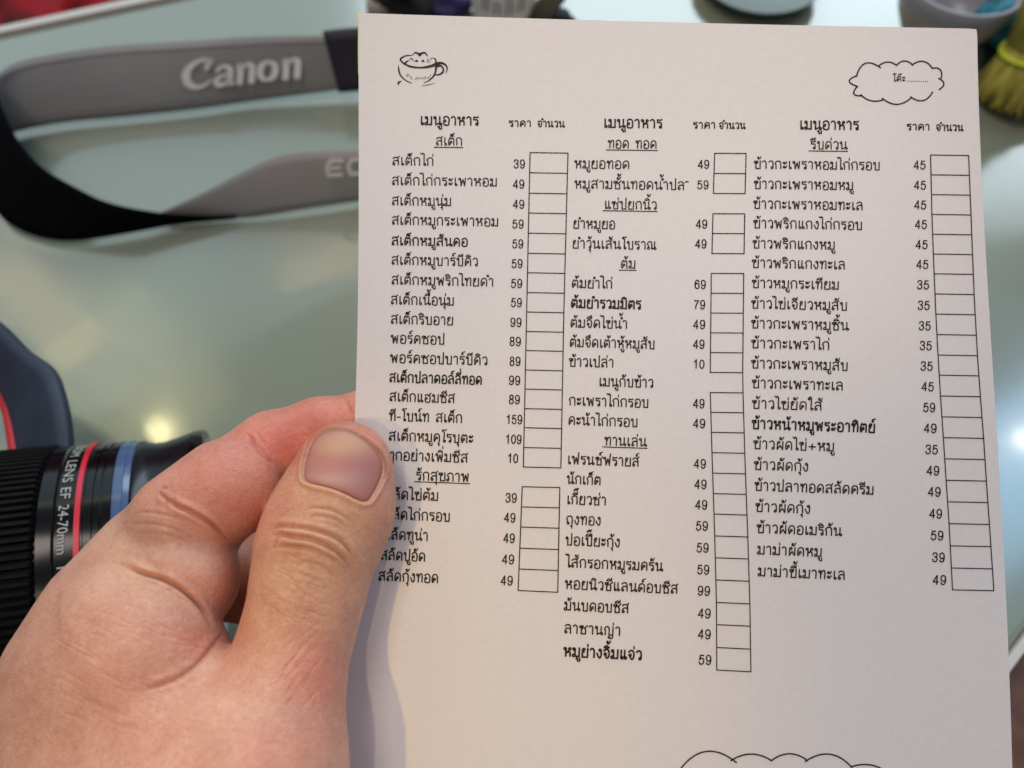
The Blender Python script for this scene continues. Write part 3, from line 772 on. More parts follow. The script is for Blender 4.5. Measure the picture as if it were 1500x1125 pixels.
def chain(P, C, k=3.0):
    d = None
    for i in range(len(C) - 1):
        e = cone(P, C[i], C[i + 1])
        d = e if d is None else smin(d, e, k)
    return d

NAIL_C = cm(502, 683, 168.6)
def sdf(P):
    P = P.astype(np.float32)
    a = chain(P, HAND_A, 8)
    idx = chain(P, INDEX, 3)
    l1 = smin(chain(P, LOBE1, 3), idx, 1.4)
    b = smin(chain(P, BULGE, 4), l1, 1.6)
    a = smin(a, b, 3.5)
    c = smin(chain(P, WEB, 4), smin(chain(P, BODY, 14), chain(P, PALM, 14), 16), 12)
    th = chain(P, THUMB, 6)
    # narrow the fold between the web and the thumb at the top, wide blend below
    wpx = np.clip((P[:, 1] / -P[:, 2] * -FPX + 562.5 - 925) / 130, 0, 1)
    kk = 1.5 + 12 * wpx
    h = np.maximum(kk - np.abs(c - th), 0) / kk
    ct = np.minimum(c, th) - h * h * kk * 0.25
    xpx = P[:, 0] / -P[:, 2] * FPX + 750
    k2 = 2.0 + 12 * np.clip((200 - xpx) / 110, 0, 1)
    h = np.maximum(k2 - np.abs(a - ct), 0) / k2
    d = np.minimum(a, ct) - h * h * k2 * 0.25
    for C in (MIDDLE, RING, LITTLE):
        d = smin(d, chain(P, C, 3), 2.5)
    return d

def surface_nets(lo, hi, vox):
    n = np.ceil((hi - lo) / vox).astype(int) + 1
    ax = [lo[i] + vox * np.arange(n[i]) for i in range(3)]
    Vv = np.empty(n, np.float32)
    YY, ZZ = np.meshgrid(ax[1], ax[2], indexing='ij')
    step = 8
    for i0 in range(0, n[0], step):
        xs = ax[0][i0:i0 + step]
        P = np.empty((len(xs), n[1], n[2], 3), np.float32)
        P[..., 0] = xs[:, None, None]; P[..., 1] = YY; P[..., 2] = ZZ
        Vv[i0:i0 + step] = sdf(P.reshape(-1, 3)).reshape(len(xs), n[1], n[2])
    inside = Vv < 0
    cnt = np.zeros(n - 1, np.int8)
    for dx in (0, 1):
        for dy in (0, 1):
            for dz in (0, 1):
                cnt += inside[dx:n[0] - 1 + dx, dy:n[1] - 1 + dy, dz:n[2] - 1 + dz]
    act = (cnt > 0) & (cnt < 8)
    idx = -np.ones(n - 1, np.int64)
    cells = np.argwhere(act)
    idx[act] = np.arange(len(cells))
    acc = np.zeros((len(cells), 3)); num = np.zeros(len(cells))
    corners = [(a, b, c) for a in (0, 1) for b in (0, 1) for c in (0, 1)]
    for ca in corners:
        for axis in range(3):
            if ca[axis]: continue
            cb = list(ca); cb[axis] = 1
            va = Vv[cells[:, 0] + ca[0], cells[:, 1] + ca[1], cells[:, 2] + ca[2]]
            vb = Vv[cells[:, 0] + cb[0], cells[:, 1] + cb[1], cells[:, 2] + cb[2]]
            cr = (va < 0) != (vb < 0)
            t = np.where(cr, va / np.where(cr, va - vb, 1), 0)
            p = np.tile(np.array(ca, float), (len(cells), 1)); p[:, axis] += t
            acc[cr] += p[cr]; num[cr] += 1
    verts = lo + vox * (cells + acc / num[:, None])
    quads = []
    for axis in range(3):
        b, c = [(1, 2), (2, 0), (0, 1)][axis]
        s0 = [slice(None)] * 3; s1 = [slice(None)] * 3
        s0[axis] = slice(0, -1); s1[axis] = slice(1, None)
        A = inside[tuple(s0)]; B = inside[tuple(s1)]
        e = np.argwhere(A != B)
        ok = (e[:, b] > 0) & (e[:, c] > 0) & (e[:, b] < n[b] - 1) & (e[:, c] < n[c] - 1)
        e = e[ok]
        def cell(db, dc):
            q = e.copy(); q[:, b] -= db; q[:, c] -= dc
            return idx[q[:, 0], q[:, 1], q[:, 2]]
        q = np.stack([cell(1, 1), cell(0, 1), cell(0, 0), cell(1, 0)], 1)
        flip = ~A[e[:, 0], e[:, 1], e[:, 2]]
        q[flip] = q[flip][:, ::-1]
        quads.append(q)
    return verts, np.vstack(quads)

def grad(P, e=0.25):
    g = np.empty((len(P), 3))
    for i in range(3):
        d = np.zeros(3); d[i] = e
        g[:, i] = sdf(P + d) - sdf(P - d)
    return g / (np.linalg.norm(g, axis=1)[:, None] + 1e-9)

def subdivide(v, q):
    e = np.vstack([q[:, [0, 1]], q[:, [1, 2]], q[:, [2, 3]], q[:, [3, 0]]])
    es = np.sort(e, 1)
    uq, inv = np.unique(es[:, 0] * (len(v) + 1) + es[:, 1], return_inverse=True)
    a = uq // (len(v) + 1); b = uq % (len(v) + 1)
    em = (v[a] + v[b]) / 2
    fm = v[q].mean(1)
    nq = len(q); nv_ = len(v)
    inv = inv.reshape(4, nq) + nv_
    fi = np.arange(nq) + nv_ + len(uq)
    out = []
    for k in range(4):
        out.append(np.stack([q[:, k], inv[k], fi, inv[(k - 1) % 4]], 1))
    return np.vstack([v, em, fm]), np.vstack(out)

lo = np.array([-135., -158., -254.]); hi = np.array([-15., 8., -128.])
hv, hq = surface_nets(lo, hi, 1.0)
for _ in range(2):
    hv = hv - grad(hv) * sdf(hv)[:, None]
hv, hq = subdivide(hv, hq)
hv = hv - grad(hv) * sdf(hv)[:, None]
N0 = grad(hv, 0.5)
hv, hq = subdivide(np.hstack([hv, N0]), hq)
N0 = hv[:, 3:] / np.linalg.norm(hv[:, 3:], axis=1)[:, None]
hv = hv[:, :3].copy()

def project(P): return P[:, 0] / -P[:, 2] * FPX + 750, -P[:, 1] / -P[:, 2] * FPX + 562.5
hx, hy = project(hv)
face = (N0 * (-hv / np.linalg.norm(hv, axis=1)[:, None])).sum(1)      # toward the viewer side of the skin
front = np.clip(face * 3, 0, 1) * (hv[:, 2] > -196)

def dist_line(x, y, line):
    L = catmull(line, 6)
    best = np.full(len(x), 1e9)
    tpar = np.zeros(len(x))
    for i in range(len(L) - 1):
        a = L[i]; b = L[i + 1]; d = b - a
        t = np.clip(((x - a[0]) * d[0] + (y - a[1]) * d[1]) / (d @ d + 1e-9), 0, 1)
        dd = np.hypot(x - a[0] - t * d[0], y - a[1] - t * d[1])
        m = dd < best
        best[m] = dd[m]; tpar[m] = (i + t[m]) / (len(L) - 1)
    return best, tpar

CREASES = [
 ([(400, 776), (408, 772), (422, 771), (457, 776), (493, 788), (512, 806), (518, 818)], .50, 3.2),
 ([(400, 786), (414, 783), (429, 786), (457, 790), (482, 801), (502, 815), (514, 832)], .60, 3.4),
 ([(396, 803), (414, 800), (434, 801), (454, 804), (475, 812), (493, 822), (504, 832)], .45, 3.2),
 ([(408, 790), (402, 797), (400, 806)], .35, 3),
 ([(446, 748), (462, 744), (484, 747), (505, 757), (518, 769)], .22, 2.6),
 ([(452, 757), (470, 756), (490, 761), (506, 770)], .16, 2.4),
 ([(438, 822), (460, 826), (480, 836), (492, 848)], .20, 3),
 ([(428, 838), (452, 844), (474, 856)], .14, 3),
 ([(360, 634), (370, 646), (380, 660), (394, 674), (402, 684)], .40, 3.0),
 ([(376, 632), (386, 648), (396, 662), (404, 676)], .14, 2.4),
 ([(246, 733), (262, 742), (280, 750), (310, 768), (338, 795)], .85, 3.4),
 ([(232, 722), (240, 728), (246, 735)], .4, 3),
 ([(179, 826), (209, 840), (239, 849), (269, 866), (295, 892), (313, 924)], .85, 3.6),
 ([(208, 812), (220, 826), (238, 842)], .22, 7),
 ([(326, 928), (299, 963), (269, 989), (239, 1002), (209, 1012)], .45, 4.0),
 ([(255, 950), (262, 962), (275, 968), (290, 966)], .10, 5),
 ([(200, 750), (230, 752), (262, 760)], .16, 2.4),
 ([(190, 768), (226, 768), (262, 778), (300, 800)], .14, 2.4),
 ([(205, 780), (245, 784), (280, 796)], .10, 2.4),
 ([(505, 586), (510, 594), (516, 610)], .3, 3),
]
disp = np.zeros(len(hv))
def near_line(line, pad):
    Lp = np.array(line, float)
    return np.where((hx > Lp[:, 0].min() - pad) & (hx < Lp[:, 0].max() + pad) & (hy > Lp[:, 1].min() - pad) & (hy < Lp[:, 1].max() + pad) & (front > 0))[0]
for line, depth, wpx in CREASES:
    m = near_line(line, 24)
    dd, tp = dist_line(hx[m], hy[m], line)
    taper = np.clip(np.minimum(tp, 1 - tp) * 5, 0, 1)
    disp[m] += (-1.05 * depth * np.exp(-(dd / (.8 * wpx)) ** 2) + 0.5 * depth * np.exp(-((dd - 2.2 * wpx) / (1.4 * wpx)) ** 2)) * taper * front[m]
# fine skin wrinkles radiating over the web and thumb base (several short shallow lines)
for k in range(150):
    r_ = RNG.random(4)
    reg = k % 3
    if reg == 0:   # web and back of hand, running to the thumb
        x0 = 70 + 200 * r_[0]; y0 = 870 + 190 * r_[1]; ang = math.radians(8 + 25 * r_[2]); ln = 30 + 50 * r_[3]
    elif reg == 1:  # thumb base, running along the thumb
        x0 = 310 + 140 * r_[0]; y0 = 940 + 110 * r_[1]; ang = math.radians(-62 + 30 * r_[2]); ln = 22 + 40 * r_[3]
    else:          # thumb back, across
        x0 = 385 + 70 * r_[0]; y0 = 800 + 110 * r_[1]; ang = math.radians(15 + 20 * r_[2]); ln = 20 + 30 * r_[3]
    line = [(x0, y0), (x0 + ln * .5 * math.cos(ang), y0 + ln * .5 * math.sin(ang) + RNG.normal() * 2), (x0 + ln * math.cos(ang), y0 + ln * math.sin(ang))]
    m = near_line(line, 8)
    if len(m) == 0: continue
    dd, tp = dist_line(hx[m], hy[m], line)
    disp[m] += -0.10 * np.exp(-(dd / 1.7) ** 2) * np.clip(np.minimum(tp, 1 - tp) * 4, 0, 1) * front[m]

# nail bed: outline in photo pixels
NAIL = [(461, 640), (474, 631), (492, 627), (512, 630), (530, 639), (546, 652), (558, 667), (563, 682), (561, 698), (554, 714), (546, 728), (538, 736),
        (524, 733), (510, 726), (494, 719), (478, 714), (462, 710), (449, 706), (444, 700), (444, 684), (448, 668), (453, 652)]
NP_ = catmull(NAIL, 4, closed=True)
def inside_poly(x, y, P):
    r = np.zeros(len(x), bool)
    j = len(P) - 1
    for i in range(len(P)):
        xi, yi = P[i]; xj, yj = P[j]
        c = ((yi > y) != (yj > y)) & (x < (xj - xi) * (y - yi) / (yj - yi + 1e-12) + xi)
        r ^= c
        j = i
    return r
closedN = np.vstack([NP_, NP_[:1]])
def nail_dist(x, y):
    best = np.full(len(x), 1e9)
    for i in range(len(closedN) - 1):
        a = closedN[i]; b = closedN[i + 1]; d = b - a
        t = np.clip(((x - a[0]) * d[0] + (y - a[1]) * d[1]) / (d @ d + 1e-9), 0, 1)
        best = np.minimum(best, np.hypot(x - a[0] - t * d[0], y - a[1] - t * d[1]))
    ins = inside_poly(x, y, closedN[:-1])
    return np.where(ins, -best, best)
near = (np.abs(hx - 503) < 90) & (np.abs(hy - 682) < 90) & (front > 0) & (hv[:, 2] > -182)
nd = nail_dist(hx[near], hy[near])
fold = np.clip(1 - (635 - hy[near]) / 15, 0, 1)             # the free edge has no fold above it
disp[near] += np.where(nd < 0, -0.75 * np.clip(-nd / 2.5, 0, 1), 0) * front[near] \
    + 0.42 * np.exp(-((nd - 4.0) / 3.6) ** 2) * front[near] * np.clip((hy[near] - 628) / 25, 0.15, 1)
hv2 = hv + N0 * disp[:, None]

# skin colour of the hand, with shade of folds and finger gap painted in
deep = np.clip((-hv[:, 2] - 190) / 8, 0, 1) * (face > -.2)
def g2(cx, cy, sx, sy=None, ang=0.0):
    sy = sy or sx
    c_, s_ = math.cos(ang), math.sin(ang)
    dx = hx - cx; dy = hy - cy
    return np.exp(-(((dx * c_ + dy * s_) / sx) ** 2 + ((-dx * s_ + dy * c_) / sy) ** 2))
base = np.array([0.71, 0.385, 0.27])
col = np.tile(base, (len(hv), 1))
def mixc(c, w):
    global col
    w = np.clip(w, 0, 1)[:, None]
    col = col * (1 - w) + np.array(c) * w
RED = (0.64, 0.205, 0.150); PINK = (0.74, 0.30, 0.225); YEL = (0.66, 0.39, 0.21)
mixc((0.72, 0.185, 0.135), 1.0 * g2(440, 638, 130, 66, -.25)); mixc(RED, .55 * g2(370, 755, 60, 50)); mixc(PINK, .85 * g2(310, 700, 110, 70))
mixc(RED, .70 * g2(345, 850, 30, 80)); mixc(RED, .55 * g2(285, 935, 42, 24, .3)); mixc(RED, .35 * g2(255, 840, 60, 16, .5))
mixc(YEL, .55 * g2(470, 735, 90, 34, .3)); mixc(YEL, .55 * g2(450, 820, 80, 60)); mixc(YEL, .5 * g2(210, 830, 60, 22, .5)); mixc((0.80, 0.37, 0.28), .35 * g2(150, 1000, 140, 120)); mixc(YEL, .35 * g2(390, 900, 40, 70))
mixc(PINK, .75 * g2(460, 990, 50, 60)); mixc(RED, .35 * g2(480, 1010, 30, 34)); mixc(PINK, .5 * g2(420, 1100, 90, 50)); mixc((0.64, 0.40, 0.31), .5 * g2(230, 790, 90, 30, .35))
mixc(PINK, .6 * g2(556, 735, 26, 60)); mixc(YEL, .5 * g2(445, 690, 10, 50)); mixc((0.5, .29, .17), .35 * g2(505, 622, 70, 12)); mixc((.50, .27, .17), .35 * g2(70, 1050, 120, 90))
mixc((0.30, 0.13, 0.08), .8 * g2(243, 714, 4, 3)); mixc((0.34, 0.16, 0.10), .3 * g2(52, 1085, 4, 3)); mixc((0.34, 0.16, 0.10), .3 * g2(110, 1095, 4, 3))
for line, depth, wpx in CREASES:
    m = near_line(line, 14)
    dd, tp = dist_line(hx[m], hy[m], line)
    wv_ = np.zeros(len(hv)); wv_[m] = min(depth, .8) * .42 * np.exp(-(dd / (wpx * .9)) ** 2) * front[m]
    mixc((0.42, 0.15, 0.09), wv_)  # darkens the skin along each crease, as its shade
if near.any():
    w = np.zeros(len(hv)); w[near] = .7 * np.exp(-((nd - 0.8) / 1.7) ** 2) * front[near]
    mixc((0.36, 0.15, 0.09), w)
    w[near] = .5 * np.exp(-((nd - 2.4) / 1.1) ** 2) * front[near] * np.clip((hy[near] - 698) / 8, 0, 1)
    mixc((0.74, 0.52, 0.40), w)

mixc((0.42, 0.125, 0.070), .95 * deep * g2(360, 850, 130, 130))  # dark red painted in for the deep shade of the gap
M_skin = new_mat('skin', (0.6, 0.35, 0.25), 0.46, spec=0.45)
nt = M_skin.node_tree; N = nt.nodes; L = nt.links; b = N['Principled BSDF']
b.inputs['Subsurface Weight'].default_value = 0.35
b.inputs['Subsurface Radius'].default_value = (1.0, 0.35, 0.2)
b.inputs['Subsurface Scale'].default_value = 0.0025
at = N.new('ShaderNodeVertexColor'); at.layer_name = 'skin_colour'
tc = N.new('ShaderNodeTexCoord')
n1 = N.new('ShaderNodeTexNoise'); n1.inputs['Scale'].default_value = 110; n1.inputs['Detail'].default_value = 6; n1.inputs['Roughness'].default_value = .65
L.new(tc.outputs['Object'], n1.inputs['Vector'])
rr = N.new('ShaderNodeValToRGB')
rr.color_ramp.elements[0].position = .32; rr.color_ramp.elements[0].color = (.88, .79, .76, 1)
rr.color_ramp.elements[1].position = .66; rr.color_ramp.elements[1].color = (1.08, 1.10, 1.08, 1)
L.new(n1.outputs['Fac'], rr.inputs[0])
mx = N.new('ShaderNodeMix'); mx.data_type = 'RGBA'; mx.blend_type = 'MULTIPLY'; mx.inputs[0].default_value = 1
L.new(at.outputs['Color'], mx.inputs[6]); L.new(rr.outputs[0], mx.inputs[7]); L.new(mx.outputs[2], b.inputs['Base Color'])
v1 = N.new('ShaderNodeTexVoronoi'); v1.inputs['Scale'].default_value = 1500; v1.feature = 'DISTANCE_TO_EDGE'
n2 = N.new('ShaderNodeTexNoise'); n2.inputs['Scale'].default_value = 700; n2.inputs['Detail'].default_value = 4
mpn = N.new('ShaderNodeMapping'); mpn.inputs['Rotation'].default_value = (0, 0, math.radians(-35)); mpn.inputs['Scale'].default_value = (.75, 1.25, 1)
L.new(tc.outputs['Object'], mpn.inputs[0]); L.new(mpn.outputs[0], n2.inputs['Vector']); L.new(mpn.outputs[0], v1.inputs['Vector'])
ad = N.new('ShaderNodeMath'); ad.operation = 'MULTIPLY_ADD'; ad.inputs[1].default_value = 0.8
L.new(v1.outputs['Distance'], ad.inputs[0]); L.new(n2.outputs['Fac'], ad.inputs[2])
bp = N.new('ShaderNodeBump'); bp.inputs['Strength'].default_value = 0.75; bp.inputs['Distance'].default_value = 0.0002
n3 = N.new('ShaderNodeTexNoise'); n3.inputs['Scale'].default_value = 2600; n3.inputs['Detail'].default_value = 3
L.new(tc.outputs['Object'], n3.inputs['Vector'])
ad2 = N.new('ShaderNodeMath'); ad2.operation = 'MULTIPLY_ADD'; ad2.inputs[1].default_value = 0.55
L.new(n3.outputs['Fac'], ad2.inputs[0]); L.new(ad.outputs[0], ad2.inputs[2])
L.new(ad2.outputs[0], bp.inputs['Height']); L.new(bp.outputs[0], b.inputs['Normal'])
n4 = N.new('ShaderNodeTexNoise'); n4.inputs['Scale'].default_value = 900; n4.inputs['Detail'].default_value = 5; n4.inputs['Roughness'].default_value = .7
L.new(tc.outputs['Object'], n4.inputs['Vector'])
r4 = N.new('ShaderNodeValToRGB'); r4.color_ramp.elements[0].position = .3; r4.color_ramp.elements[0].color = (.87, .82, .80, 1)
r4.color_ramp.elements[1].position = .7; r4.color_ramp.elements[1].color = (1.05, 1.06, 1.06, 1)
L.new(n4.outputs['Fac'], r4.inputs[0])
mx4 = N.new('ShaderNodeMix'); mx4.data_type = 'RGBA'; mx4.blend_type = 'MULTIPLY'; mx4.inputs[0].default_value = 1
L.new(mx.outputs[2], mx4.inputs[6]); L.new(r4.outputs[0], mx4.inputs[7]); L.new(mx4.outputs[2], b.inputs['Base Color'])

def cam_to_world(P): return C0 + (P * MM) @ ROT.T
wv = cam_to_world(hv2)
person_o = cam_to_world(cm(180, 1330, 164)[None])[0]
person = empty('person', tuple(person_o))
tag(person, "person's bare left hand pinching the menu sheet between thumb and index finger", 'person')
me = bpy.data.meshes.new('hand')
wl = (wv - person_o).astype(np.float32)
me.vertices.add(len(wl)); me.vertices.foreach_set('co', wl.ravel())
me.loops.add(len(hq) * 4); me.loops.foreach_set('vertex_index', hq.ravel().astype(np.int32))
me.polygons.add(len(hq)); me.polygons.foreach_set('loop_start', np.arange(0, len(hq) * 4, 4, dtype=np.int32))
me.polygons.foreach_set('use_smooth', np.ones(len(hq), bool))
me.materials.append(M_skin)
me.update(calc_edges=True); me.validate()
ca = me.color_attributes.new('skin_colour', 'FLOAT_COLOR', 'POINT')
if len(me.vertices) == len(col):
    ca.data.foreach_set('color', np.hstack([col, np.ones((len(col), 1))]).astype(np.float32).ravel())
hand = bpy.data.objects.new('hand', me); COL.objects.link(hand); hand.parent = person

# thumb nail plate: follows the finger with its own curvature
def march(px, py, start=140.0):
    d = np.full(len(px), start)
    for _ in range(60):
        P = np.stack([(px - 750) / FPX * d, -(py - 562.5) / FPX * d, -d], 1)
        d = d + sdf(P) * 0.9
    return d
nc = np.array([503.0, 682.0])
rings = 9
NV2 = []; NDp = []
P_px = [nc]
for r_i in range(1, rings + 1):
    for p in NP_:
        P_px.append(nc + (p - nc) * (r_i / rings) * 1.0)
P_px = np.array(P_px)
dsurf = march(P_px[:, 0], P_px[:, 1])
edge = np.concatenate([[0], np.repeat(np.arange(1, rings + 1) / rings, len(NP_))])
ndx = (P_px[:, 0] - 503) / 60; ndy = (P_px[:, 1] - 682) / 55
plate = dsurf + 0.10 - 0.30 * (1 - edge ** 2) + 0.55 * np.clip(edge - .86, 0, 1) / .14
tipw = np.clip((650 - P_px[:, 1]) / 22, 0, 1)
plate -= 0.45 * tipw
Vn = at_depth(P_px[:, 0], P_px[:, 1], plate)
m_ = len(NP_)
Fn = [(0, 1 + (k + 1) % m_, 1 + k) for k in range(m_)]
for r_i in range(rings - 1):
    a0 = 1 + r_i * m_; b0 = a0 + m_
    for k in range(m_):
        Fn.append((a0 + k, a0 + (k + 1) % m_, b0 + (k + 1) % m_, b0 + k))
M_nail = new_mat('thumbnail', (0.52, 0.30, 0.26), 0.46, spec=0.32)
nt = M_nail.node_tree; N = nt.nodes; L = nt.links; b = N['Principled BSDF']
b.inputs['Subsurface Weight'].default_value = 0.25; b.inputs['Subsurface Radius'].default_value = (1, .4, .3); b.inputs['Subsurface Scale'].default_value = .0015
at = N.new('ShaderNodeVertexColor'); at.layer_name = 'nail_colour'
L.new(at.outputs['Color'], b.inputs['Base Color'])
tc = N.new('ShaderNodeTexCoord'); mp = N.new('ShaderNodeMapping'); mp.inputs['Rotation'].default_value = (0, 0, .25); mp.inputs['Scale'].default_value = (1, .08, .08)
L.new(tc.outputs['Object'], mp.inputs[0])
nn = N.new('ShaderNodeTexNoise'); nn.inputs['Scale'].default_value = 1800; L.new(mp.outputs[0], nn.inputs['Vector'])
bp = N.new('ShaderNodeBump'); bp.inputs['Strength'].default_value = .12; bp.inputs['Distance'].default_value = .0001
L.new(nn.outputs['Fac'], bp.inputs['Height']); L.new(bp.outputs[0], b.inputs['Normal'])
nail = mesh_obj('thumbnail', Vn, Fn, M_nail, hand, smooth=True)
solid(nail, 0.0004, -1)
nx_, ny_ = P_px[:, 0], P_px[:, 1]
nb = np.tile(np.array([0.50, 0.20, 0.165]), (len(P_px), 1))
def nm(c, w):
    global nb
    w = np.clip(w, 0, 1)[:, None]; nb = nb * (1 - w) + np.array(c) * w
nm((0.62, 0.36, 0.21), .8 * np.exp(-(((nx_ - 500) / 42) ** 2 + ((ny_ - 652) / 18) ** 2)))
nm((0.62, 0.38, 0.32), .6 * np.exp(-(((nx_ - 492) / 40) ** 2 + ((ny_ - 703) / 12) ** 2)))
nm((0.40, 0.21, 0.20), .5 * np.exp(-(((nx_ - 530) / 20) ** 2 + ((ny_ - 708) / 30) ** 2)))
nm((0.30, 0.17, 0.10), .6 * np.clip((edge - .9) / .1, 0, 1))
nca = nail.data.color_attributes.new('nail_colour', 'FLOAT_COLOR', 'POINT')
nca.data.foreach_set('color', np.hstack([nb, np.ones((len(nb), 1))]).astype(np.float32).ravel())

# ------------------------------------------------------------------ camera lens lying on the table
LA_yaw, LA_pit = 0.225, -0.213
LC = np.array([-127.4, 74.95, 50.8]) * MM
LAX = np.array([math.cos(LA_yaw) * math.cos(LA_pit), math.sin(LA_yaw) * math.cos(LA_pit), math.sin(LA_pit)])
M_rubber = new_mat('black_rubber', (0.009, 0.008, 0.008), 0.7, spec=0.12)
noise_color(M_rubber, (0.003, 0.003, 0.003), (0.007, 0.006, 0.006), 120, bump=.5, bump_scale=2500, dist=.0002)
M_black = new_mat('black_barrel', (0.003, 0.003, 0.004), 0.16, spec=0.35)
M_black2 = new_mat('satin_black', (0.005, 0.005, 0.007), 0.25, spec=0.35)
M_redring = new_mat('red_ring', (0.62, 0.012, 0.03), 0.35)
M_reflect = new_mat('blue_reflection_paint', (0.07, 0.12, 0.23), 0.15)  # sky reflection put into the colour
M_letter = new_mat('greyed_white_lettering', (0.42, 0.41, 0.37), .6)  # white toned down to an even grey
M_white = new_mat('white_paint', (0.82, 0.80, 0.74), 0.5)
lens = empty('camera_lens', tuple(LC - LAX * 0.02))
tag(lens, 'black zoom lens with a red ring lying behind the hand on the table', 'camera lens')
def lring(name, prof, mat, seg=128, **k):
    v, f = lathe([(s * MM, r * MM) for s, r in prof], LC, LAX, seg, **k)
    return mesh_obj(name, v, f, mat, lens, smooth=False)
def auto_smooth(o, deg=35):
    o.data.polygons.foreach_set('use_smooth', [True] * len(o.data.polygons))
    m = o.modifiers.new('edges', 'EDGE_SPLIT'); m.split_angle = math.radians(deg)
    return o
# ribbed zoom ring
u_ = np.cross(LAX, (0, 0, 1.0)); u_ /= np.linalg.norm(u_); v_ = np.cross(u_, LAX)
NR = 110; Vz = []; Fz = []
ss = [-62, -61, -11.4, -10.4]
per = 6
offs = [0, .25, .38, .5, .87, 1.0]
radp = [41.7, 41.7, 40.7, 40.7, 40.7, 41.7]
angs = []; rads = []
for k in range(NR):
    for (o_, r_) in ((0, 41.8), (.45, 41.8), (.58, 40.5), (.88, 40.5)):
        angs.append(2 * math.pi * (k + o_) / NR); rads.append(r_)
na = len(angs)
for si, s in enumerate(ss):
    for a_, r_ in zip(angs, rads):
        rr_ = r_ if 0 < si < 3 else 39.5
        Vz.append(LC + LAX * s * MM + rr_ * MM * (math.cos(a_) * u_ + math.sin(a_) * v_))
for i in range(len(ss) - 1):
    for k in range(na):
        Fz.append((i * na + k, i * na + (k + 1) % na, (i + 1) * na + (k + 1) % na, (i + 1) * na + k))
mesh_obj('zoom_ring', Vz, Fz, M_rubber, lens)
auto_smooth(lring('barrel', [(-110, 34), (-108, 36), (-64, 37), (-63, 39.5), (-62, 39.7), (-10.4, 39.7), (-10.2, 40.8), (-9.9, 41.3), (-6.2, 41.3), (-5.8, 41.0), (-5.6, 40.6), (-1.2, 40.6), (-1.1, 41.0), (1.3, 41.0), (1.4, 40.7),
                            (3.4, 40.7), (3.5, 40.2), (3.9, 40.2), (4.0, 40.9), (5.4, 40.9), (5.5, 40.4), (6.0, 40.4), (6.2, 40.9), (8.2, 40.9), (8.3, 40.3)], M_black, cap0=True))
auto_smooth(lring('accent_ring', [(-0.8, 40.8), (-0.7, 41.5), (0.7, 41.5), (0.8, 40.8)], M_redring))
auto_smooth(lring('reflection_band', [(8.3, 40.0), (8.35, 40.7), (8.8, 40.7), (8.9, 40.9), (10.9, 40.9), (11.0, 40.6), (12.7, 40.4)], M_reflect))  # blue sky reflection on the barrel, painted as a ring
auto_smooth(lring('focus_ring', [(12.7, 40.2), (13.4, 40.6), (14.5, 39.9), (17, 39.4), (20, 39.5), (24, 40.6), (27, 41.5), (28.4, 41.8)], M_black2))
auto_smooth(lring('front_rim', [(28.4, 41.6), (28.6, 42.2), (31.8, 42.2), (32.4, 41.8), (32.4, 39.5), (29.5, 38.4), (24, 37.2)], M_black))
M_lensglass = new_mat('front_element_glass', (0.01, 0.012, 0.02), 0.03, spec=0.8, coat=1)
auto_smooth(lring('front_element', [(24, 37.2), (25.6, 28), (26.8, 15), (27.2, .1)], M_lensglass))

# lettering on the lens, set round the barrel
# angle of a ring point that projects nearest a photo pixel
def ring_angle(s, py):
    A = np.linspace(0, 2 * math.pi, 1440)
    P = LC + LAX * s * MM + 41 * MM * (np.cos(A)[:, None] * u_ + np.sin(A)[:, None] * v_)
    vv = P - C0; d = vv @ FWD
    x = 750 + FPX * (vv @ RIGHT) / d; y = 562.5 - FPX * (vv @ UP) / d
    nrm = (np.cos(A)[:, None] * u_ + np.sin(A)[:, None] * v_)
    vis = (nrm * (C0 - P)).sum(1) > 0
    y = np.where(vis, y, 1e6)
    return A[np.argmin(np.abs(y - py))]
def lens_text_fit(txt, y0, y1, mat, s_mid=-3.4, height=2.7):
    cu = bpy.data.curves.new('tmp_text', 'FONT'); cu.body = txt; cu.size = 1.0; cu.resolution_u = 3
    to = bpy.data.objects.new('tmp_text', cu); COL.objects.link(to)
    bpy.context.view_layer.update()
    tm = bpy.data.meshes.new_from_object(to.evaluated_get(bpy.context.evaluated_depsgraph_get()))
    vv = np.array([v.co[:] for v in tm.vertices]); ff = [list(p.vertices) for p in tm.polygons]
    bpy.data.objects.remove(to); bpy.data.curves.remove(cu); bpy.data.meshes.remove(tm)
    b0 = ring_angle(s_mid, y0); b1 = ring_angle(s_mid, y1)
    dlt = (b1 - b0 + math.pi) % (2 * math.pi) - math.pi
    X = (vv[:, 0] - vv[:, 0].min()) / (vv[:, 0].max() - vv[:, 0].min())
    Y = vv[:, 1] / 0.72
    ang = b0 + dlt * X
    s = s_mid - height / 2 + Y * height
    P = LC + LAX * (s * MM)[:, None] + 40.9 * MM * (np.cos(ang)[:, None] * u_ + np.sin(ang)[:, None] * v_)
    return mesh_obj('lettering', P, ff, mat, lens)
lens_text_fit('ZOOM', 652, 668, M_letter)
lens_text_fit('LENS', 674, 706, M_letter)
lens_text_fit('EF', 714, 730, M_letter)
lens_text_fit('24-70mm', 739, 812, M_letter)
lens_text_fit('1:2.8 L', 830, 890, M_letter)

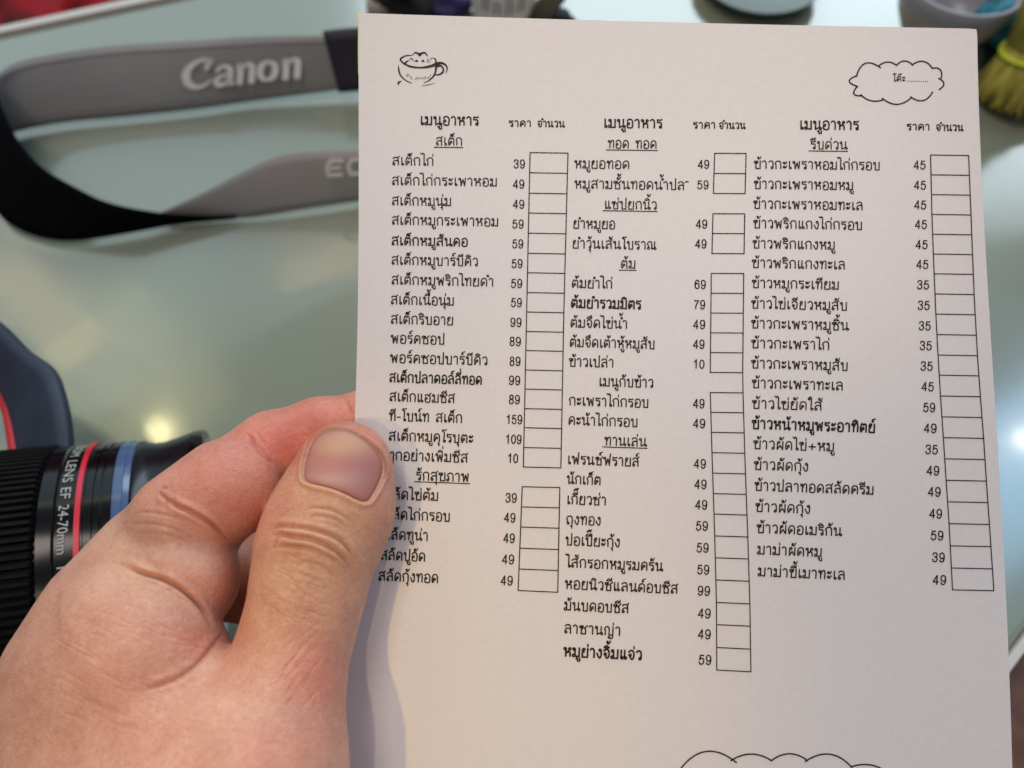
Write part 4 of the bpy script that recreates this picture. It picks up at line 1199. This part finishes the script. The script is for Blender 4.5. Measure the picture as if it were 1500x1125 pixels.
# ------------------------------------------------------------------ straps
def ribbon(name, rails, mat, parent=None, thick=0.0012, n=6, across=6, bow=0.0):
    """rails: list of ((ax,ay,ah),(bx,by,bh)) photo pixels + height above the table in mm"""
    A = np.array([r[0] for r in rails], float); B = np.array([r[1] for r in rails], float)
    A = catmull(A, n); B = catmull(B, n)
    PA = at_height(A[:, 0], A[:, 1], A[:, 2]); PB = at_height(B[:, 0], B[:, 1], B[:, 2])
    V = []; F = []
    for i in range(len(PA)):
        for k in range(across + 1):
            t = k / across
            p = PA[i] * (1 - t) + PB[i] * t
            p = p + np.array([0, -1, .3]) * bow * 4 * t * (1 - t)
            V.append(p)
    w = across + 1
    for i in range(len(PA) - 1):
        for k in range(across):
            F.append((i * w + k, i * w + k + 1, (i + 1) * w + k + 1, (i + 1) * w + k))
    o = mesh_obj(name, V, F, mat, parent, smooth=True)
    solid(o, thick, 0)
    return o

M_strap = new_mat('grey_strap_webbing', (0.13, 0.12, 0.115), 0.38, spec=0.6)
noise_color(M_strap, (0.23, 0.235, 0.23), (0.29, 0.28, 0.265), 14, detail=3, bump=0.8, bump_scale=1500, dist=0.0004)
M_strapback = new_mat('black_strap_lining', (0.004, 0.004, 0.005), 0.95, spec=0.03)
M_leather = new_mat('black_leather', (0.016, 0.013, 0.022), 0.6)
strap = empty('camera_strap', tuple(at_height(np.array(200.), np.array(200.), 0.)))
tag(strap, 'grey camera strap with white lettering looped across the glass left of the menu', 'strap')
up_r = [((560, 50, 34), (575, 124, 6)), ((474, 52, 32), (488, 132, 5)), ((373, 54, 30), (373, 147, 3)), ((280, 60, 30), (280, 160, 3)), ((168, 67, 30), (187, 170, 3)),
        ((75, 80, 30), (93, 179, 3)), ((22, 93, 30), (19, 194, 3)), ((-12, 120, 30), (-22, 215, 3)), ((-30, 165, 30), (-32, 260, 3))]
ribbon('webbing', up_r, M_strap, strap, bow=0.001)
ribbon('leather_end', [((700, 40, 36), (705, 118, 8)), ((600, 40, 36), (612, 122, 8)), ((520, 42, 36), (540, 130, 7)), ((474, 46, 34.5), (497, 134, 6.5))], M_leather, strap, thick=0.004)
ribbon('lining', [((-34, 120, 31), (-36, 200, 4)), ((-14, 125, 31), (-34, 270, 4)), ((8, 172, 31), (-12, 298, 4)), ((25, 205, 30), (8, 322, 4)), ((60, 245, 28), (38, 340, 3)), ((110, 275, 24), (78, 351, 3)), ((160, 298, 19), (122, 351, 3)),
                  ((230, 312, 12), (190, 340, 3)), ((300, 317, 7), (262, 327, 3)), ((348, 317, 4), (344, 320, 3))], M_strapback, strap, bow=0.0)
ribbon('webbing', [((236, 311, 6), (244, 316, 2)), ((300, 281, 14), (300, 318, 2)), ((380, 240, 24), (362, 318, 2)), ((430, 224, 28), (440, 306, 3)), ((526, 218, 30), (526, 293, 3)), ((640, 212, 30), (640, 276, 3)), ((760, 205, 30), (760, 262, 3))], M_strap, strap, bow=0.001)

def rail_line(rails, t, lift, mat, name='stitching', rad=.0003):
    A = catmull(np.array([r[0] for r in rails], float), 6); B = catmull(np.array([r[1] for r in rails], float), 6)
    PA = at_height(A[:, 0], A[:, 1], A[:, 2]); PB = at_height(B[:, 0], B[:, 1], B[:, 2])
    P = PA * (1 - t) + PB * t + np.array([0, -1, .3]) * .001 * 4 * t * (1 - t) + np.array([0, -.9, .45]) * lift
    v, f = tube(P, rad, 6)
    mesh_obj(name, v, f, mat, strap, smooth=True)
M_stitch = new_mat('grey_thread', (0.30, 0.28, 0.25), .8)
rail_line(up_r, .09, .0013, M_stitch); rail_line(up_r, .91, .0013, M_stitch)

def plane_map(pts, lift):
    P = np.array([at_height(np.array(float(x)), np.array(float(y)), np.array(float(h))) for x, y, h in pts])
    c = P.mean(0); _, _, vt = np.linalg.svd(P - c); nrm = vt[2]
    if nrm @ (C0 - c) < 0: nrm = -nrm
    c = c + nrm * lift
    def f(px, py):
        r = ray(px, py)
        t = ((c - C0) @ nrm) / (r @ nrm)
        return C0 + r * t[:, None]
    return f
wm = plane_map([(474, 52, 32), (488, 132, 5), (280, 60, 30), (280, 160, 3), (373, 54, 30), (373, 147, 3)], 0.0034)
st = Strokes()
def tf(x, y):     # lettering frame: x along band 0..178, y up 0..1
    bx = 266 + x; by = 129 - 0.096 * x
    return (bx + (y * 2.0), by - y)
def ws(P, W, n=6):
    q = catmull([tf(*p) for p in P], n)
    w = np.interp(np.linspace(0, 1, len(q)), np.linspace(0, 1, len(W)), W) * 1.14
    st.stroke(q, w)
# C
tf0 = tf
def tf(x, y): bx = 266 + x; return (bx + y * .08, 131 - 0.105 * x - y)
ws([(38, 34), (34, 39), (24, 40), (10, 32), (5, 20), (10, 7), (22, 1), (34, 3), (42, 9)], [8, 5, 4, 8, 12, 10, 6, 4, 2.5])
ws([(38, 38), (35, 29), (33, 25)], [9, 7, 2])
# a
ws([(50, 22), (56, 27), (64, 27), (69, 22), (70, 12), (70, 3), (77, 1)], [5, 4, 5, 8, 9, 8, 3])
ws([(68, 15), (56, 13), (50, 7), (54, 1), (63, 2), (70, 7)], [3, 4, 7, 7, 5, 3])
for x0 in (80, 147):
    ws([(x0 + 4, 26), (x0 + 5, 13), (x0 + 5, 1)], [8.5, 8.5, 8.5]); ws([(x0 - 1, 26), (x0 + 5, 25)], [3, 4])
    ws([(x0 + 8, 21), (x0 + 14, 27), (x0 + 21, 24), (x0 + 22, 12), (x0 + 22, 1)], [2.5, 4, 8, 8.5, 8.5])
ws([(124, 28), (115, 22), (115, 8), (125, 1), (135, 7), (135, 21), (125, 28)], [4, 8, 9, 4, 9, 8, 4])
st.build('lettering', wm, M_white, strap)
wm2 = plane_map([(430, 229, 28), (440, 305, 3), (526, 223, 30), (526, 292, 3), (640, 212, 30), (640, 276, 3)], 0.0034)
st = Strokes()
def es(P, w=5.5): 
    P = np.array(P, float); Q = np.stack([476 + P[:, 0], 259 - P[:, 0] * .075 - P[:, 1]], 1)
    for i in range(len(Q) - 1): st.stroke(Q[i:i + 2], w)
es([(26, 22), (8, 23), (3, 13), (5, 2), (24, 1)]); es([(4, 12), (22, 12)], 4.5)
es([(38, 22), (34, 12), (38, 1), (56, 1), (60, 12), (56, 22), (38, 22)]); es([(92, 22), (72, 22), (69, 14), (90, 10), (88, 1), (68, 1)])
st.build('lettering', wm2, M_white, strap)

M_navy = new_mat('navy_strap_fabric', (0.026, 0.038, 0.07), 0.6)
noise_color(M_navy, (0.010, 0.016, 0.032), (0.018, 0.028, 0.054), 60, bump=0.3, bump_scale=1200)
M_piping = new_mat('red_piping', (0.50, 0.012, 0.02), 0.55)
nst = empty('shoulder_strap', tuple(at_height(np.array(40.), np.array(600.), 0.)))
tag(nst, 'navy padded strap with red piping above the lens at the left edge', 'strap')
ns = [((-90, 440, 46), (-120, 560, 40)), ((-40, 448, 50), (-40, 545, 42)), ((0, 475, 54), (0, 569, 44)), ((37, 511, 58), (15, 597, 48)), ((75, 539, 60), (21, 625, 50)), ((92, 580, 62), (25, 650, 52)), ((101, 625, 62), (29, 680, 54)), ((104, 680, 62), (32, 720, 54))]
ribbon('padding', ns, M_navy, nst, thick=0.004, bow=0.002)
edge_pts = catmull(np.array([r[1] for r in ns], float) + np.array([-4.0, 2.0, 0]), 6)
ep = at_height(edge_pts[:, 0], edge_pts[:, 1], edge_pts[:, 2] + 1.0)
v, f = tube(ep, 0.0021, 10); mesh_obj('piping', v, f, M_piping, nst, smooth=True)
sp = np.array([(a[0] * .27 + b[0] * .73, a[1] * .27 + b[1] * .73, a[2] * .27 + b[2] * .73) for a, b in ns]); sp = catmull(sp, 5)
pp = at_height(sp[:, 0], sp[:, 1], sp[:, 2] + 3.2); v, f = tube(pp, 0.00035, 6); mesh_obj('stitching', v, f, M_black2, nst)

# ------------------------------------------------------------------ things at the far side of the table
def hpt(x, y, h=0.0): return at_height(np.array(float(x)), np.array(float(y)), np.array(float(h)))
# white printed cup
M_cupw = new_mat('white_card', (0.80, 0.79, 0.76), 0.5)
_nt = M_cupw.node_tree; _tr = _nt.nodes.new('ShaderNodeBsdfTranslucent'); _tr.inputs[0].default_value = (.9, .89, .86, 1)
_ms = _nt.nodes.new('ShaderNodeMixShader'); _ms.inputs[0].default_value = .5
_nt.links.new(_nt.nodes['Principled BSDF'].outputs[0], _ms.inputs[1]); _nt.links.new(_tr.outputs[0], _ms.inputs[2])
_nt.links.new(_ms.outputs[0], _nt.nodes['Material Output'].inputs['Surface'])
M_print = new_mat('grey_print', (0.22, 0.22, 0.27), 0.6)
cb = hpt(738, 44)
cup = empty('paper_cup', tuple(cb)); tag(cup, 'white paper cup with grey print standing behind the top edge of the menu', 'cup')
v, f = lathe([(0, .001), (0, .0170), (.002, .0180), (.060, .0228), (.062, .0240), (.064, .0230), (.062, .0218), (.004, .0170), (.004, .001)], cb + np.array([0.0, .012, 0.0]), (0, 0, 1), 64)
mesh_obj('cup_body', v, f, M_cupw, cup, smooth=True)
for k, (ang, zz, ln) in enumerate(((-2.2, .016, .009), (-1.85, .015, .007), (-1.5, .015, .009), (-1.15, .016, .008), (-2.1, .032, .010), (-1.65, .031, .012), (-1.2, .032, .010))):
    rr0 = .0183 + zz * .083
    c_ = cb + np.array([0.0, .012, 0.0])
    P = [c_ + np.array([rr0 * math.cos(ang + a), rr0 * math.sin(ang + a), zz + z]) for a, z in ((0, 0), (.04, ln * .5), (0.02, ln), (.15, ln), (.19, ln * .5), (.15, 0))]
    v, f = tube(P, .0007, 6); mesh_obj('printed_letter', v, f, M_print, cup)
# black pouch
M_bk = new_mat('black_cloth', (0.012, 0.012, 0.018), 0.8); M_navyc = new_mat('navy_cloth', (0.03, 0.03, 0.12), 0.8)
pb = hpt(604, 32); pouch = empty('cloth_pouch', tuple(pb)); tag(pouch, 'crumpled black and navy cloth pouch behind the top left corner of the menu', 'pouch')
def blob(center, sx, sy, sz, seed, amp=.25, nu=40, nv=24):
    rs = np.random.default_rng(seed); ph = rs.random((8, 4)) * 6.28; fr = rs.integers(1, 6, (8, 2))
    V = []; F = []
    for j in range(nv + 1):
        th = math.pi * j / nv
        for i in range(nu):
            p = 2 * math.pi * i / nu
            d = 1 + amp * sum(math.sin(fr[q, 0] * p + ph[q, 0]) * math.sin(fr[q, 1] * th + ph[q, 1]) for q in range(8)) / 4
            V.append(center + np.array([sx * math.sin(th) * math.cos(p), sy * math.sin(th) * math.sin(p), sz * math.cos(th)]) * d)
    for j in range(nv):
        for i in range(nu):
            F.append((j * nu + i, (j + 1) * nu + i, (j + 1) * nu + (i + 1) % nu, j * nu + (i + 1) % nu))
    return V, F
v, f = blob(pb + np.array([0, .012, .010]), .017, .012, .012, 3, .5); mesh_obj('cloth', v, f, M_bk, pouch, smooth=True)
v, f = blob(pb + np.array([.022, .008, .006]), .014, .008, .007, 5, .4); mesh_obj('cloth_fold', v, f, M_navyc, pouch, smooth=True)
M_beige = new_mat('beige_plastic', (0.45, 0.42, 0.36), .5)
bb = hpt(554, 24); cap_ = empty('bottle_cap', tuple(bb)); tag(cap_, 'small beige cap left of the black cloth pouch at the menu corner', 'cap')
v, f = lathe([(0, .001), (0, .007), (.008, .0065), (.010, .005), (.010, .001)], bb + np.array([0, .004, 0]), (0, 0, 1), 24); mesh_obj('cap_shell', v, f, M_beige, cap_, smooth=True)
# leaning brown stick with dark foot
M_stick = new_mat('olive_brown_wood', (0.14, 0.12, 0.08), .5)
s0 = hpt(786, 30, 4); s1 = hpt(812, -6, 24); s2 = s1 + (s1 - s0) * 3
stick = empty('wooden_stick', tuple(s0)); tag(stick, 'brown wooden stick with a dark foot leaning right of the white cup', 'stick')
v, f = tube([s0, s1, s2], .0062, 14); mesh_obj('shaft', v, f, M_stick, stick, smooth=True)
v, f = blob(s0 + np.array([.004, .002, 0]), .018, .008, .006, 11, .2); mesh_obj('foot', v, f, M_bk, stick, smooth=True)
# grey green dish
M_dish = new_mat('grey_green_glaze', (0.17, 0.21, 0.19), .5)
db_ = hpt(1108, -16); dish = empty('small_dish', tuple(db_)); tag(dish, 'round grey green dish at the top of the picture behind the menu', 'dish')
v, f = lathe([(0, .001), (0, .024), (.003, .030), (.008, .036), (.0095, .037), (.0095, .0355), (.004, .029), (.003, .001)], db_, (0, 0, 1), 64); mesh_obj('dish_body', v, f, M_dish, dish, smooth=True)
# big stoneware bowl
M_bowl = new_mat('beige_stoneware', (0.30, 0.26, 0.21), .35)
noise_color(M_bowl, (0.34, 0.29, 0.24), (0.44, 0.39, 0.33), 40)
M_bowlb = new_mat('blue_glaze', (0.30, 0.30, 0.34), .3)
bw = hpt(1368, 60); bowl = empty('stoneware_bowl', tuple(bw)); tag(bowl, 'beige stoneware bowl with a bluish band behind the top right corner of the menu', 'bowl')
v, f = lathe([(0, .001), (0, .016), (.003, .0175), (.008, .022), (.018, .0275), (.028, .0302)], bw, (0, 0, 1), 64); mesh_obj('bowl_wall', v, f, M_bowl, bowl, smooth=True)
v, f = lathe([(.028, .0303), (.032, .0309), (.037, .0315), (.038, .0302), (.026, .0285), (.016, .025), (.008, .017), (.006, .001)], bw, (0, 0, 1), 64); mesh_obj('bowl_band', v, f, M_bowlb, bowl, smooth=True)

# turquoise net pouch: crumpled core wrapped in net cords
M_net = new_mat('turquoise_net', (0.02, 0.22, 0.33), .45)
noise_color(M_net, (0.008, 0.10, 0.20), (0.06, 0.42, 0.52), 130, detail=5, lo=.38, hi=.62, bump=.8, bump_scale=500, dist=.001)
M_cord = new_mat('pale_net_cord', (0.10, 0.42, 0.50), .4)
tb = hpt(1484, 104); net = empty('net_pouch', tuple(tb)); tag(net, 'crumpled turquoise net pouch between the bowl and the straw brush', 'pouch')
ncen = tb + np.array([.006, .030, .016])
v, f = blob(ncen, .022, .036, .020, 21, .28, 60, 40); mesh_obj('net_cloth', v, f, M_net, net, smooth=True)
for k in range(16):
    a = RNG.random() * 6.28; pts = []
    nrm = RNG.normal(size=3); nrm /= np.linalg.norm(nrm)
    e1 = np.cross(nrm, (0, 0, 1)); e1 /= np.linalg.norm(e1); e2 = np.cross(nrm, e1)
    for t in np.linspace(0, 6.28, 40):
        d = e1 * math.cos(t) + e2 * math.sin(t)
        pts.append(ncen + d * np.array([.0205, .0345, .0185]) * (1.02 + .05 * math.sin(5 * t + a)))
    v, f = tube(pts, .0005, 5, cap=False); mesh_obj('net_cord', v, f, M_cord, net)

# straw brush with yellow-green binding: bristle skirt flaring down toward the viewer
M_straw = new_mat('straw_bristle', (0.30, 0.23, 0.05), .7)
noise_color(M_straw, (0.20, 0.17, 0.02), (0.56, 0.50, 0.09), 120, lo=.35, hi=.65, stretch=(1, 1, .2))
M_bind = new_mat('yellow_green_binding', (0.62, 0.72, 0.04), .5)
nk = hpt(1522, 66, 30); tip = hpt(1492, 138, 4)
br = empty('straw_brush', tuple(tip)); tag(br, 'yellow straw brush with a bright binding at the upper right edge', 'brush')
axd = tip - nk; L_ = np.linalg.norm(axd); axd /= L_
e1 = np.cross(axd, (0, 0, 1.)); e1 /= np.linalg.norm(e1); e2 = np.cross(axd, e1)
BV = []; BF = []
for k in range(1100):
    rr_ = math.sqrt(RNG.random()); a = RNG.random() * 6.283
    o_ = e1 * math.cos(a) + e2 * math.sin(a)
    ln = L_ * (1 + .05 * RNG.normal()) + .002
    p0 = nk + o_ * rr_ * .0150; p1 = nk + axd * ln * .45 + o_ * rr_ * .0185; p2 = nk + axd * ln * (1.0 - .10 * rr_ ** 2) + o_ * rr_ * .0235
    v, f = tube([p0, p1, p2], .00045, 4, cap=True); b0 = len(BV)
    BV += v; BF += [tuple(b0 + i for i in q) for q in f]
bo = mesh_obj('bristles', BV, BF, M_straw, br); bo['kind'] = 'stuff'
v, f = lathe([(0, .001), (0, .0148), (L_ * .45, .018), (L_ * .94, .0225), (L_ * .95, .001)], nk, axd, 40); mesh_obj('bristle_core', v, f, M_straw, br, smooth=True)
for s_, r_ in ((L_ * .12, .0163), (L_ * .16, .0168)):
    P = [nk + axd * s_ + r_ * (e1 * math.cos(t) + e2 * math.sin(t)) for t in np.linspace(0, 6.283, 49)]
    v, f = tube(P, .0008, 8, cap=False); mesh_obj('binding', v, f, M_bind, br, smooth=True)
P = [nk - axd * .05, nk - axd * .02, nk]; v, f = tube(P, [.017, .0155, .0150], 24); mesh_obj('handle', v, f, M_straw, br, smooth=True)
